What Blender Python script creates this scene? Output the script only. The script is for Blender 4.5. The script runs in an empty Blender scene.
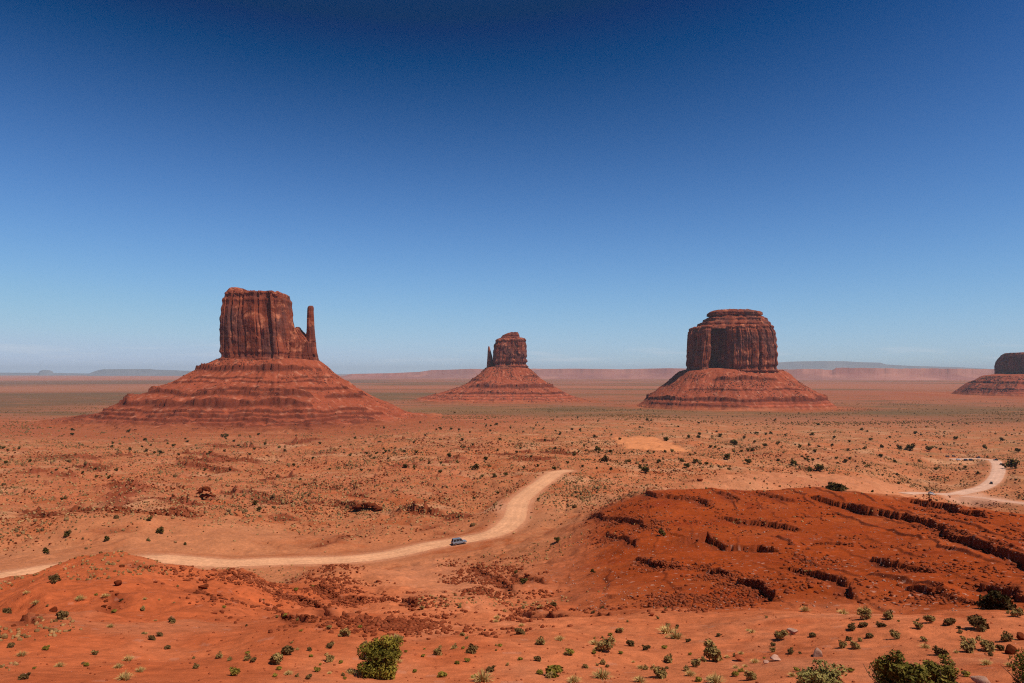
import bpy, bmesh, math, random
import numpy as np
from concurrent.futures import ThreadPoolExecutor
from mathutils import Vector, Matrix, Euler

# ------------------------------------------------------------------ camera
sc = bpy.context.scene
COL = sc.collection
R = math.radians
F = 740.0                      # focal length in pixels of the 1024 px wide frame
CX, CY, HOR = 512.0, 341.5, 372.0
PITCH = math.atan((HOR - CY) / F)
cam_d = bpy.data.cameras.new("camera")
cam_d.sensor_width = 36.0
cam_d.lens = 36.0 * F / 1024.0
cam_d.clip_start = 0.2
cam_d.clip_end = 250000.0
cam = bpy.data.objects.new("camera", cam_d)
COL.objects.link(cam)
cam.location = (0, 0, 0)
cam.rotation_euler = (math.pi / 2 + PITCH, 0, 0)
sc.camera = cam

# ------------------------------------------------------------------ sky and sun
SUN_EL, SUN_AZ = R(58), R(120)          # azimuth clockwise from the view direction (+Y)
SUN_STRENGTH = 4.3
SKY_STRENGTH = 0.075
EXPOSURE = 0.10
world = bpy.data.worlds.new("World")
sc.world = world
world.use_nodes = True
wn, wl = world.node_tree.nodes, world.node_tree.links
wn.clear()
w_out = wn.new("ShaderNodeOutputWorld")
w_bg = wn.new("ShaderNodeBackground")
w_sky = wn.new("ShaderNodeTexSky")
w_sky.sky_type = 'NISHITA'
w_sky.sun_disc = False
w_sky.sun_elevation = SUN_EL
w_sky.sun_rotation = SUN_AZ
w_sky.altitude = 1700
w_sky.air_density = 1.0
w_sky.dust_density = 0.3
w_sky.ozone_density = 2.0
# the photograph was taken through a polarising filter: a deeper, more saturated blue away from the horizon
w_cap = wn.new("ShaderNodeVectorMath"); w_cap.operation = 'MINIMUM'
w_cap.inputs[1].default_value = tuple(v / SKY_STRENGTH for v in (0.65, 0.56, 0.535))
w_lin = wn.new("ShaderNodeVectorMath"); w_lin.operation = 'MULTIPLY_ADD'
w_lin.inputs[1].default_value = tuple(v * SKY_STRENGTH for v in (-0.98, -1.94, -4.88))
w_lin.inputs[2].default_value = (1.50, 2.50, 5.65)
w_gain = wn.new("ShaderNodeVectorMath"); w_gain.operation = 'MULTIPLY_ADD'
w_gain.inputs[2].default_value = tuple(v / SKY_STRENGTH for v in (-0.112, -0.257, -0.940))
w_max = wn.new("ShaderNodeVectorMath"); w_max.operation = 'MAXIMUM'
w_max.inputs[1].default_value = tuple(v / SKY_STRENGTH for v in (0.003, 0.030, 0.110))
w_bg.inputs["Strength"].default_value = SKY_STRENGTH
wl.new(w_sky.outputs[0], w_cap.inputs[0])
wl.new(w_cap.outputs[0], w_lin.inputs[0])
wl.new(w_cap.outputs[0], w_gain.inputs[0])
wl.new(w_lin.outputs[0], w_gain.inputs[1])
wl.new(w_gain.outputs[0], w_max.inputs[0])
# faint wisps of cloud low over the horizon
w_co = wn.new("ShaderNodeTexCoord"); w_sep = wn.new("ShaderNodeSeparateXYZ"); wl.new(w_co.outputs["Generated"], w_sep.inputs[0])
w_map = wn.new("ShaderNodeMapping"); w_map.inputs["Scale"].default_value = (9, 9, 95); wl.new(w_co.outputs["Generated"], w_map.inputs[0])
w_noi = wn.new("ShaderNodeTexNoise"); w_noi.inputs["Scale"].default_value = 1.0; w_noi.inputs["Detail"].default_value = 6; wl.new(w_map.outputs[0], w_noi.inputs["Vector"])
def w_range(sock, a, b, c, d):
    r = wn.new("ShaderNodeMapRange"); wl.new(sock, r.inputs[0])
    for i_, q_ in enumerate((a, b, c, d)): r.inputs[1 + i_].default_value = q_
    return r.outputs[0]
def w_mul(a, b):
    r = wn.new("ShaderNodeMath"); r.operation = 'MULTIPLY'; wl.new(a, r.inputs[0]); wl.new(b, r.inputs[1]); return r.outputs[0]
w_f = w_mul(w_mul(w_range(w_sep.outputs[2], 0.006, 0.016, 0, 1), w_range(w_sep.outputs[2], 0.028, 0.045, 1, 0)), w_range(w_noi.outputs["Fac"], 0.54, 0.74, 0, 0.40))
w_cl = wn.new("ShaderNodeMix"); w_cl.data_type = 'RGBA'; wl.new(w_f, w_cl.inputs[0]); wl.new(w_max.outputs[0], w_cl.inputs[6])
w_cl.inputs[7].default_value = tuple(v / SKY_STRENGTH for v in (0.62, 0.66, 0.72)) + (1,)
wl.new(w_cl.outputs[2], w_bg.inputs[0])
wl.new(w_bg.outputs[0], w_out.inputs[0])

sun_d = bpy.data.lights.new("sun", 'SUN')
sun_d.energy = SUN_STRENGTH
sun_d.angle = R(0.5)
sun_d.color = (1.0, 0.93, 0.81)
sun = bpy.data.objects.new("sun", sun_d)
COL.objects.link(sun)
sdir = Vector((math.sin(SUN_AZ) * math.cos(SUN_EL), math.cos(SUN_AZ) * math.cos(SUN_EL), math.sin(SUN_EL)))
sun.rotation_euler = sdir.to_track_quat('Z', 'Y').to_euler()
sc.view_settings.view_transform = 'Standard'
sc.view_settings.look = 'None'
sc.view_settings.exposure = EXPOSURE
sc.view_settings.gamma = 1.0
sc.view_settings.use_curve_mapping = False
sc.render.engine = 'CYCLES'
sc.cycles.max_bounces = 5
sc.cycles.volume_bounces = 0
sc.cycles.use_denoising = False
sc.cycles.filter_width = 1.15

# ------------------------------------------------------------------ noise
rng = np.random.default_rng(7)
random.seed(7)

def _h(ix, iy, seed):
    h = ix.astype(np.int64).astype(np.uint32) * np.uint32(374761393) + iy.astype(np.int64).astype(np.uint32) * np.uint32(668265263) + np.uint32((seed * 2246822519 + 97) & 0xffffffff)
    h ^= h >> np.uint32(13); h *= np.uint32(1274126177)
    h ^= h >> np.uint32(16); h *= np.uint32(2246822519)
    h ^= h >> np.uint32(15)
    return h

_GA = np.linspace(0, 2 * np.pi, 256, endpoint=False)
_GX, _GY = (1.5 * np.cos(_GA)).astype(np.float32), (1.5 * np.sin(_GA)).astype(np.float32)
POOL = ThreadPoolExecutor(4)

def _pn(x, y, seed):
    ix = np.floor(x); iy = np.floor(y)
    fx = (x - ix).astype(np.float32); fy = (y - iy).astype(np.float32)
    hx = ix.astype(np.int64).astype(np.uint32) * np.uint32(374761393); hy = iy.astype(np.int64).astype(np.uint32) * np.uint32(668265263)
    hx += np.uint32((seed * 2246822519 + 97) & 0xffffffff)
    def g(dx, dy):
        h = hx + hy
        h += np.uint32((dx * 374761393 + dy * 668265263) & 0xffffffff)
        h ^= h >> np.uint32(13); h *= np.uint32(1274126177)
        h ^= h >> np.uint32(16); h *= np.uint32(2246822519)
        k = h >> np.uint32(24)
        return _GX[k] * (fx - dx) + _GY[k] * (fy - dy)
    u = fx * fx * fx * (fx * (fx * 6 - 15) + 10); v = fy * fy * fy * (fy * (fy * 6 - 15) + 10)
    a = g(0, 0); a += (g(1, 0) - a) * u
    c = g(0, 1); c += (g(1, 1) - c) * u
    a += (c - a) * v
    return a                                  # about -1 .. 1

def pn(x, y, seed=0):
    x = np.asarray(x, np.float64); y = np.asarray(y, np.float64)
    x, y = np.broadcast_arrays(x, y)
    if x.size < 60000: return _pn(x, y, seed)
    xf, yf = x.reshape(-1), y.reshape(-1)
    cut = np.linspace(0, xf.size, 17).astype(int)
    parts = POOL.map(lambda ab: _pn(xf[ab[0]:ab[1]], yf[ab[0]:ab[1]], seed), zip(cut[:-1], cut[1:]))
    return np.concatenate(list(parts)).reshape(x.shape)

def fbm(x, y, wave, octs=4, seed=0, gain=0.5):
    r = 0; a = 1.0; n = 0
    for o in range(octs):
        r = r + a * pn(x / wave + 17.3 * o, y / wave - 9.1 * o, seed + o); n += a
        a *= gain; wave /= 2.03
    return r / n

def r01(ix, iy, seed):
    return (_h(ix, iy, seed) / 4294967295.0).astype(np.float32)

def bumps(x, y, cell, seed, dens=0.6):
    """boulder field: highest of the half-ellipsoids scattered one per cell, 0..1"""
    gx = x / cell; gy = y / cell
    ix = np.floor(gx).astype(np.int64); iy = np.floor(gy).astype(np.int64)
    out = np.zeros(x.shape, np.float32)
    for dx in (-1, 0, 1):
        for dy in (-1, 0, 1):
            cx, cy = ix + dx, iy + dy
            px = cx + r01(cx, cy, seed); py = cy + r01(cx, cy, seed + 1)
            rr = 0.18 + 0.4 * r01(cx, cy, seed + 2) ** 2
            on = r01(cx, cy, seed + 3) < dens
            ax = gx - px; ay = gy - py
            ang = r01(cx, cy, seed + 4) * 6.28
            ca, sa = np.cos(ang), np.sin(ang)
            bx = (ax * ca + ay * sa); by = (-ax * sa + ay * ca) * 1.5
            q = np.maximum(np.abs(bx), np.abs(by)) * 0.6 + np.hypot(bx, by) * 0.5
            t = np.clip((1 - q / rr) * 2.4, 0, np.clip(0.7 + 0.6 * bx / rr, 0.2, 1.1)) * rr * on
            out = np.maximum(out, t.astype(np.float32))
    return out

def sstep(a, b, x):
    t = np.clip((x - a) / (b - a), 0, 1)
    return t * t * (3 - 2 * t)

def lerp(a, b, t):
    return a + (b - a) * t

def pchip(xk, yk, x):
    xk = np.asarray(xk, float); yk = np.asarray(yk, float)
    h = np.diff(xk); dl = np.diff(yk) / h
    m = np.zeros_like(yk)
    for i in range(1, len(xk) - 1):
        if dl[i - 1] * dl[i] > 0:
            w1 = 2 * h[i] + h[i - 1]; w2 = h[i] + 2 * h[i - 1]
            m[i] = (w1 + w2) / (w1 / dl[i - 1] + w2 / dl[i])
    m[0] = dl[0]; m[-1] = dl[-1]
    x = np.clip(x, xk[0], xk[-1])
    k = np.clip(np.searchsorted(xk, x) - 1, 0, len(xk) - 2)
    t = (x - xk[k]) / h[k]
    return ((1 + 2 * t) * (1 - t) ** 2 * yk[k] + t * (1 - t) ** 2 * h[k] * m[k]
            + t * t * (3 - 2 * t) * yk[k + 1] + t * t * (t - 1) * h[k] * m[k + 1])

# ------------------------------------------------------------------ sight lines (to survey the land from the lookout)
SP, CP = math.sin(PITCH), math.cos(PITCH)

def sight(px, py):
    u = (px - CX) / F; v = (CY - py) / F
    return u, CP - v * SP, SP + v * CP          # x, y, z

def az_slope(px, py):
    x, y, z = sight(px, py)
    return math.atan2(x, y), z / math.hypot(x, y)

def at_depth(px, py, Y):
    x, y, z = sight(px, py)
    return Vector((x / y * Y, Y, z / y * Y))

# ------------------------------------------------------------------ object helpers
def tag(o, label=None, cat=None, group=None, kind=None):
    if label: o["label"] = label
    if cat: o["category"] = cat
    if group: o["group"] = group
    if kind: o["kind"] = kind
    return o

def link(name, me, mat=None, parent=None, loc=None):
    o = bpy.data.objects.new(name, me)
    COL.objects.link(o)
    if mat is not None and not me.materials:
        me.materials.append(mat)
    if parent is not None: o.parent = parent
    if loc is not None: o.location = loc
    return o

def empty(name, loc=(0, 0, 0), rz=0.0):
    o = bpy.data.objects.new(name, None)
    COL.objects.link(o)
    o.empty_display_size = 0.5
    o.location = loc; o.rotation_euler = (0, 0, rz)
    return o

def np_mesh(name, verts, faces, smooth=True, colors=None, extra=None):
    """verts (n,3), faces (m,k) with one k"""
    me = bpy.data.meshes.new(name)
    verts = np.ascontiguousarray(verts, np.float32); faces = np.ascontiguousarray(faces, np.int32)
    m, k = faces.shape
    me.vertices.add(len(verts)); me.vertices.foreach_set("co", verts.ravel())
    me.loops.add(m * k); me.loops.foreach_set("vertex_index", faces.ravel())
    me.polygons.add(m)
    me.polygons.foreach_set("loop_start", np.arange(0, m * k, k, dtype=np.int32))
    me.polygons.foreach_set("loop_total", np.full(m, k, np.int32))
    if smooth:
        me.polygons.foreach_set("use_smooth", np.ones(m, bool))
    if colors is not None:
        at = me.attributes.new("tint", 'FLOAT_COLOR', 'POINT')
        c = np.ones((len(verts), 4), np.float32); c[:, :3] = colors
        at.data.foreach_set("color", c.ravel())
    if extra:
        for nm, arr in extra.items():
            at = me.attributes.new(nm, 'FLOAT', 'POINT')
            at.data.foreach_set("value", np.ascontiguousarray(arr, np.float32).ravel())
    me.update(calc_edges=True)
    return me

def grid_faces(n, m, wrap=False):
    i = np.arange(n if wrap else n - 1)[:, None]; j = np.arange(m - 1)[None, :]
    i2 = (i + 1) % n
    a = i * m + j; b = i2 * m + j
    return np.stack([a, b, b + 1, a + 1], -1).reshape(-1, 4)

# ------------------------------------------------------------------ materials
class Nodes:
    def __init__(self, name):
        self.m = bpy.data.materials.new(name)
        self.m.use_nodes = True
        self.t = self.m.node_tree
        self.t.nodes.clear()
        self.out = self.t.nodes.new("ShaderNodeOutputMaterial")
        self.b = self.t.nodes.new("ShaderNodeBsdfPrincipled")
        self.t.links.new(self.b.outputs[0], self.out.inputs[0])
        self.b.inputs["Roughness"].default_value = 0.95
        self.b.inputs["Specular IOR Level"].default_value = 0.03
    def n(self, typ, **kw):
        x = self.t.nodes.new(typ)
        for k, v in kw.items(): setattr(x, k, v)
        return x
    def l(self, a, b): self.t.links.new(a, b)
    def noise(self, vec, scale, detail=4, rough=0.6):
        x = self.n("ShaderNodeTexNoise"); x.inputs["Scale"].default_value = scale
        x.inputs["Detail"].default_value = detail; x.inputs["Roughness"].default_value = rough
        self.l(vec, x.inputs["Vector"]); return x.outputs["Fac"]
    def mapr(self, v, a, b, c, d):
        x = self.n("ShaderNodeMapRange"); self.l(v, x.inputs[0])
        for i, q in enumerate((a, b, c, d)): x.inputs[1 + i].default_value = q
        return x.outputs[0]
    def mul(self, col, fac):
        x = self.n("ShaderNodeMix", data_type='RGBA', blend_type='MULTIPLY'); x.inputs[0].default_value = 1.0
        self.l(col, x.inputs[6]); self.l(fac, x.inputs[7]); return x.outputs[2]
    def mix(self, fac, a, b):
        x = self.n("ShaderNodeMix", data_type='RGBA'); self.l(fac, x.inputs[0])
        for s, q in ((6, a), (7, b)):
            if isinstance(q, tuple): x.inputs[s].default_value = (*q, 1)
            else: self.l(q, x.inputs[s])
        return x.outputs[2]

def mat_ground(name, bump=0.55):
    k = Nodes(name)
    co = k.n("ShaderNodeTexCoord").outputs["Object"]
    at = k.n("ShaderNodeAttribute", attribute_name="tint").outputs["Color"]
    f1 = k.mapr(k.noise(co, 1.1, 8, 0.72), 0.3, 0.7, 0.70, 1.28)
    f2 = k.mapr(k.noise(co, 0.11, 4, 0.6), 0.3, 0.7, 0.88, 1.12)
    c = k.mul(k.mul(at, f1), f2)
    k.l(c, k.b.inputs["Base Color"])
    bp = k.n("ShaderNodeBump"); bp.inputs["Strength"].default_value = bump; bp.inputs["Distance"].default_value = 0.3
    k.l(k.noise(co, 2.2, 9, 0.75), bp.inputs["Height"])
    k.l(bp.outputs[0], k.b.inputs["Normal"])
    return k.m

def mat_cliff(name, dark, mid, light, s=1.0, varnish=(0.125, 0.048, 0.038), bump=0.3):
    """desert sandstone: vertical varnish streaks, fresh pale scars, faint beds"""
    k = Nodes(name)
    co = k.n("ShaderNodeTexCoord").outputs["Object"]
    mp = k.n("ShaderNodeMapping"); mp.inputs["Scale"].default_value = (1, 1, 0.30); k.l(co, mp.inputs[0])
    st = k.noise(mp.outputs[0], 0.045 * s, 5, 0.62)
    c = k.mix(k.mapr(st, 0.38, 0.62, 0, 1), dark, mid)
    mq = k.n("ShaderNodeMapping"); mq.inputs["Scale"].default_value = (1, 1, 0.5); mq.inputs["Location"].default_value = (300, 70, 20); k.l(co, mq.inputs[0])
    c = k.mix(k.mapr(k.noise(mq.outputs[0], 0.022 * s, 4, 0.6), 0.48, 0.62, 0, 0.8), c, varnish)
    c = k.mix(k.mapr(k.noise(co, 0.05 * s, 5, 0.65), 0.54, 0.66, 0, 0.85), c, light)
    mb = k.n("ShaderNodeMapping"); mb.inputs["Scale"].default_value = (0.05, 0.05, 1.0); k.l(co, mb.inputs[0])
    bd = k.mapr(k.noise(mb.outputs[0], 0.16 * s, 3, 0.6), 0.35, 0.65, 0.86, 1.1)
    c = k.mul(c, bd)
    k.l(c, k.b.inputs["Base Color"])
    bp = k.n("ShaderNodeBump"); bp.inputs["Strength"].default_value = bump; bp.inputs["Distance"].default_value = 2.0
    k.l(k.noise(mp.outputs[0], 0.2 * s, 5, 0.6), bp.inputs["Height"])
    k.l(bp.outputs[0], k.b.inputs["Normal"])
    return k.m

def mat_tint(name, rough=0.9, spec=0.15, vary=0.25, scale=3.0, trans=0.0):
    """colour from the mesh's own tint, broken up by noise"""
    k = Nodes(name)
    co = k.n("ShaderNodeTexCoord").outputs["Object"]
    at = k.n("ShaderNodeAttribute", attribute_name="tint").outputs["Color"]
    c = k.mul(at, k.mapr(k.noise(co, scale, 4, 0.6), 0.3, 0.7, 1 - vary, 1 + vary))
    oi = k.n("ShaderNodeObjectInfo").outputs["Random"]
    c = k.mul(c, k.mapr(oi, 0, 1, 0.8, 1.2))
    dry = k.n("ShaderNodeRGB"); dry.outputs[0].default_value = (1.12, 0.97, 0.68, 1)      # dusty, sun-dried leaves
    c = k.mul(c, dry.outputs[0])
    k.l(c, k.b.inputs["Base Color"])
    k.b.inputs["Roughness"].default_value = rough
    k.b.inputs["Specular IOR Level"].default_value = spec
    return k.m

def mat_rock(name, a, b, scale=1.5):
    k = Nodes(name)
    co = k.n("ShaderNodeTexCoord").outputs["Object"]
    c = k.mix(k.mapr(k.noise(co, scale, 6, 0.65), 0.35, 0.65, 0, 1), a, b)
    oi = k.n("ShaderNodeObjectInfo").outputs["Random"]
    c = k.mul(c, k.mapr(oi, 0, 1, 0.75, 1.2))
    k.l(c, k.b.inputs["Base Color"])
    bp = k.n("ShaderNodeBump"); bp.inputs["Strength"].default_value = 0.5; bp.inputs["Distance"].default_value = 0.1
    k.l(k.noise(co, scale * 4, 8, 0.75), bp.inputs["Height"]); k.l(bp.outputs[0], k.b.inputs["Normal"])
    return k.m

def mat_plain(name, col, rough=0.5, metal=0.0, spec=0.5, vary=0.1, scale=6.0):
    k = Nodes(name)
    co = k.n("ShaderNodeTexCoord").outputs["Object"]
    v = k.mapr(k.noise(co, scale, 3, 0.6), 0.3, 0.7, 1 - vary, 1 + vary)
    rgb = k.n("ShaderNodeRGB"); rgb.outputs[0].default_value = (*col, 1)
    k.l(k.mul(rgb.outputs[0], v), k.b.inputs["Base Color"])
    k.b.inputs["Roughness"].default_value = rough; k.b.inputs["Metallic"].default_value = metal
    k.b.inputs["Specular IOR Level"].default_value = spec
    return k.m

M_GROUND = mat_ground("desert_soil")
M_ROAD = mat_ground("packed_dirt", 0.12)
M_TALUS = mat_ground("talus_soil", 0.5)
M_CLIFF = mat_cliff("cliff_sandstone", (0.125, 0.027, 0.015), (0.265, 0.062, 0.030), (0.52, 0.175, 0.088))
M_CLIFF_FAR = mat_cliff("far_sandstone", (0.20, 0.07, 0.05), (0.30, 0.11, 0.075), (0.42, 0.18, 0.12), 0.3)
M_LEAF = mat_tint("leaf", 0.95, 0.02)
M_WOOD = mat_plain("bark", (0.12, 0.08, 0.055), 0.9, 0, 0.1, 0.3, 12)
M_ROCK = mat_rock("red_rock", (0.19, 0.038, 0.014), (0.37, 0.090, 0.036))
M_ROCK_PALE = mat_rock("pale_rock", (0.36, 0.16, 0.10), (0.52, 0.30, 0.22))
M_ROCK_DARK = mat_rock("dark_rock", (0.080, 0.016, 0.006), (0.19, 0.040, 0.013))

# ------------------------------------------------------------------ the land: profile of the valley along sight lines (distance, image row | height)
def Z(d, z): return (d, None, z)
_end = [Z(3400, -129.5), Z(9000, -130), Z(50000, -130)]
_fg = [(30, 683), (38, 652), (46, 630)]
PROFILE = {
 -160: [(30, 690), (48, 650), (68, 622), (90, 604), (112, 592), Z(190, -58), (212, 581), (260, 545), (310, 520), (370, 500), (450, 480), (600, 460), (900, 445), (1500, 430), (2000, 420)],
 0: [(30, 690), (48, 640), (68, 612), (90, 592), (112, 573), Z(190, -58), (212, 577.5), (260, 545), (310, 520), (370, 500), (450, 480), (600, 460), (900, 445), (1500, 430), (2000, 420)],
 60: [(30, 686), (46, 640), (62, 610), (84, 577), (108, 556), Z(180, -58), (218, 566), (250, 545), (300, 520), (370, 500), (450, 480), (610, 460), (900, 445), (1400, 433), (1800, 424.5)],
 130: [(30, 684), (46, 640), (62, 610), (82, 572), (106, 544), Z(178, -57), (228, 554), (250, 540), (296, 520), (362, 500), (445, 480), (615, 460), (900, 445), (1300, 434.5), (1750, 425.5)],
 185: [(30, 684), (46, 640), (60, 612), (80, 581), (102, 561), Z(160, -52), (214, 567), (235, 551), (252, 540), (296, 520), (362, 500), (445, 480), (615, 460), (900, 445), (1300, 434.5), (1750, 425.5)],
 240: [(30, 683), (46, 636), (62, 612), (85, 585), (112, 565.5), Z(165, -50), (215, 564.8), (236, 551), (252, 540), (297, 520), (362, 500), (445, 480), (615, 460), (900, 445), (1300, 434.5), (1750, 425.5)],
 300: _fg + [(72, 612), (115, 590), (168, 574), (214, 566), (235, 552), (252, 540), (297, 520), (362, 500), (445, 480), (615, 460), (900, 445), (1300, 434), (1750, 425.5)],
 450: _fg + [(70, 610), (110, 590), (165, 570), (215, 555), (240, 545), (262, 530), (300, 510), (355, 490), (440, 470), (560, 456), (800, 441), (1100, 430.5), (1600, 420), (2300, 411.5)],
 550: _fg + [(62, 615), (85, 600), (130, 575), (185, 550), (230, 530), (275, 510), (330, 490), (395, 472), (450, 464), (600, 450.5), (800, 441), (1150, 430), (1600, 420), (2300, 411.5)],
 650: _fg + [(60, 612), (74, 600), (110, 570), (155, 540), (205, 510), (245, 490), Z(300, -48), (335, 486.5), (400, 475), (520, 460.5), (750, 445.5), (1150, 431), (1700, 419), (2300, 411.5)],
 750: _fg + [(60, 611), (72, 600), (105, 570), (150, 540), (205, 510), (262, 488), Z(340, -58), (410, 484), (500, 471), (680, 455.5), (1000, 440.5), (1350, 430), (1900, 419.5)],
 850: _fg + [(60, 611), (72, 600), (105, 570), (150, 540), (200, 513), (255, 487.5), Z(400, -72), (520, 485), (640, 470), (830, 455), (1150, 440), (1500, 430), (2000, 420)],
 940: _fg + [(60, 610), (70, 600), (100, 570), (145, 540), (205, 515), (240, 503), Z(450, -90), (610, 500), (700, 490), (860, 470), (1050, 455), (1320, 440), (1680, 428)],
 1024: _fg + [(60, 611), (70, 602), (100, 573), (145, 545), (195, 522), (225, 512), Z(470, -95), (590, 505), (680, 495), (870, 470), (1060, 455), (1330, 440), (1700, 427.5)],
 1190: _fg + [(60, 612), (70, 604), (100, 577), (145, 552), (195, 530), (225, 521), Z(470, -95), (590, 508), (680, 495), (870, 470), (1060, 455), (1330, 440), (1700, 427.5)],
}
# distances of the survey rings, bearings of its spokes
DG = np.concatenate([np.geomspace(1.5, 24, 50, endpoint=False), np.geomspace(24, 420, 760, endpoint=False),
                     np.geomspace(420, 3500, 360, endpoint=False), np.geomspace(3500, 50000, 130)])
AZF = R(37.5)
AG = np.concatenate([np.linspace(-math.pi, -AZF, 50, endpoint=False), np.linspace(-AZF, AZF, 1240), np.linspace(AZF, math.pi, 51)[1:]])
NA, ND = len(AG), len(DG)
cols = sorted(PROFILE)
caz = np.array([math.atan((c - CX) / F) for c in cols])
prof = []
for c in cols:
    ks = [(0.0, 0)]
    dd, zz = [1.5, 10.0], [-1.9, -5.6]
    for p in PROFILE[c] + _end:
        dd.append(p[0]); zz.append(p[2] if p[1] is None else az_slope(c, p[1])[1] * p[0])
    prof.append(pchip(np.log(dd), zz, np.log(DG)))
prof = np.array(prof)                                     # columns x ND
ca = np.concatenate([[-math.pi], caz, [math.pi]])
pr = np.vstack([prof[0] * 0.5 + prof[-1] * 0.5, prof, prof[0] * 0.5 + prof[-1] * 0.5])
ZB = np.empty((NA, ND))
k = np.clip(np.searchsorted(ca, AG) - 1, 0, len(ca) - 2)
t = (AG - ca[k]) / (ca[k + 1] - ca[k])
m_ = np.gradient(pr, ca, axis=0)
hh = (ca[k + 1] - ca[k])[:, None]; t = t[:, None]
ZB = ((1 + 2 * t) * (1 - t) ** 2 * pr[k] + t * (1 - t) ** 2 * hh * m_[k] + t * t * (3 - 2 * t) * pr[k + 1] + t * t * (t - 1) * hh * m_[k + 1])
A2, D2 = np.meshgrid(AG, DG, indexing='ij')
X2, Y2 = D2 * np.sin(A2), D2 * np.cos(A2)
LDG = np.log(DG)

def sample(Zg, x, y):
    x = np.asarray(x, float); y = np.asarray(y, float)
    a = np.arctan2(x, y); d = np.log(np.maximum(np.hypot(x, y), 1.6))
    i = np.clip(np.searchsorted(AG, a) - 1, 0, NA - 2); j = np.clip(np.searchsorted(LDG, d) - 1, 0, ND - 2)
    ta = (a - AG[i]) / (AG[i + 1] - AG[i]); td = (d - LDG[j]) / (LDG[j + 1] - LDG[j])
    return (Zg[i, j] * (1 - ta) * (1 - td) + Zg[i + 1, j] * ta * (1 - td) + Zg[i, j + 1] * (1 - ta) * td + Zg[i + 1, j + 1] * ta * td)

def hit(px, py, Zg):
    """where a sight line meets the land"""
    a, s = az_slope(px, py)
    i = int(np.clip(np.searchsorted(AG, a) - 1, 0, NA - 2)); ta = (a - AG[i]) / (AG[i + 1] - AG[i])
    col = Zg[i] * (1 - ta) + Zg[i + 1] * ta
    g = col - s * DG
    ok = np.nonzero((g >= 0) & (DG > 20))[0]
    j = ok[0] if len(ok) else ND - 1
    if j > 0 and g[j - 1] < 0:
        f = -g[j - 1] / (g[j] - g[j - 1]); d = DG[j - 1] + f * (DG[j] - DG[j - 1])
    else: d = DG[j]
    return d * math.sin(a), d * math.cos(a)

def polar(px, d):
    a = math.atan((px - CX) / F); return d * math.sin(a), d * math.cos(a)

def resample(pts, step):
    p = np.array(pts, float)
    s = np.concatenate([[0], np.cumsum(np.hypot(*np.diff(p, axis=0).T))])
    n = max(2, int(s[-1] / step)); q = np.linspace(0, s[-1], n)
    return np.stack([pchip(s, p[:, 0], q), pchip(s, p[:, 1], q)], 1)

def line_dist(x, y, pts):
    """distance to a polyline, signed side (left of travel positive), arc length"""
    best = np.full(x.shape, 1e9); sg = np.zeros(x.shape); al = np.zeros(x.shape); acc = 0.0
    for (ax, ay), (bx, by) in zip(pts[:-1], pts[1:]):
        ex, ey = bx - ax, by - ay; L = math.hypot(ex, ey)
        if L < 1e-6: continue
        t = np.clip(((x - ax) * ex + (y - ay) * ey) / (L * L), 0, 1)
        qx, qy = x - ax - t * ex, y - ay - t * ey
        d = np.hypot(qx, qy); side = np.sign(ex * (y - ay) - ey * (x - ax))
        m = d < best
        best = np.where(m, d, best); sg = np.where(m, side, sg); al = np.where(m, acc + t * L, al)
        acc += L
    return best, sg * best, al, acc

def near_mask(pts, r):
    p = np.array(pts)
    return (X2 > p[:, 0].min() - r) & (X2 < p[:, 0].max() + r) & (Y2 > p[:, 1].min() - r) & (Y2 < p[:, 1].max() + r)

def poly_mask(x, y, poly, soft):
    """soft inside mask of a polygon on the ground"""
    q = np.array(poly); out = np.zeros(x.shape)
    bb = (x > q[:, 0].min() - soft) & (x < q[:, 0].max() + soft) & (y > q[:, 1].min() - soft) & (y < q[:, 1].max() + soft)
    if not bb.any(): return out
    x, y = x[bb], y[bb]
    inside = np.zeros(x.shape, bool); best = np.full(x.shape, 1e9)
    n = len(poly)
    for i in range(n):
        (ax, ay), (bx, by) = poly[i], poly[(i + 1) % n]
        c = ((ay > y) != (by > y)) & (x < (bx - ax) * (y - ay) / ((by - ay) if by != ay else 1e-9) + ax)
        inside ^= c
        ex, ey = bx - ax, by - ay; L2 = ex * ex + ey * ey + 1e-9
        t = np.clip(((x - ax) * ex + (y - ay) * ey) / L2, 0, 1)
        best = np.minimum(best, np.hypot(x - ax - t * ex, y - ay - t * ey))
    out[bb] = sstep(-soft, soft, np.where(inside, best, -best))
    return out

# ------------------------------------------------------------------ the dirt roads' lines
road_a = [polar(-60, 206), polar(0, 213), polar(60, 218), polar(120, 222), polar(165, 224)] + \
    [hit(x, y, ZB) for x, y in [(210, 562.5), (280, 562), (342, 560), (389, 555.5), (430, 547.5), (467, 540), (499, 530.5), (514.5, 517), (518, 504), (528.5, 493), (541, 483.5), (549.5, 477.2), (556, 473.0)]]
ex, ey = road_a[-1]
road_a += [(ex + 3, ey + 6), (ex + 8, ey + 11)]
road_a = resample(road_a, 3.0)
road_b = [hit(x, y, ZB) for x, y in [(905, 492), (930, 493.5), (948, 495), (966, 492.5), (982, 488), (992, 482), (997, 475), (998.5, 468), (996, 462.5), (990, 459.6), (979, 459.0), (966, 459.2), (950, 459.4)]]
road_b = resample(road_b, 5.0)
road_c = [hit(x, y, ZB) for x, y in [(948, 495.5), (965, 497.5), (985, 499), (1010, 501.5), (1050, 506)]]
road_c = resample(road_c, 5.0)
ROADS = [(road_a, 8.6), (road_b, 12.0), (road_c, 11.0)]

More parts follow.
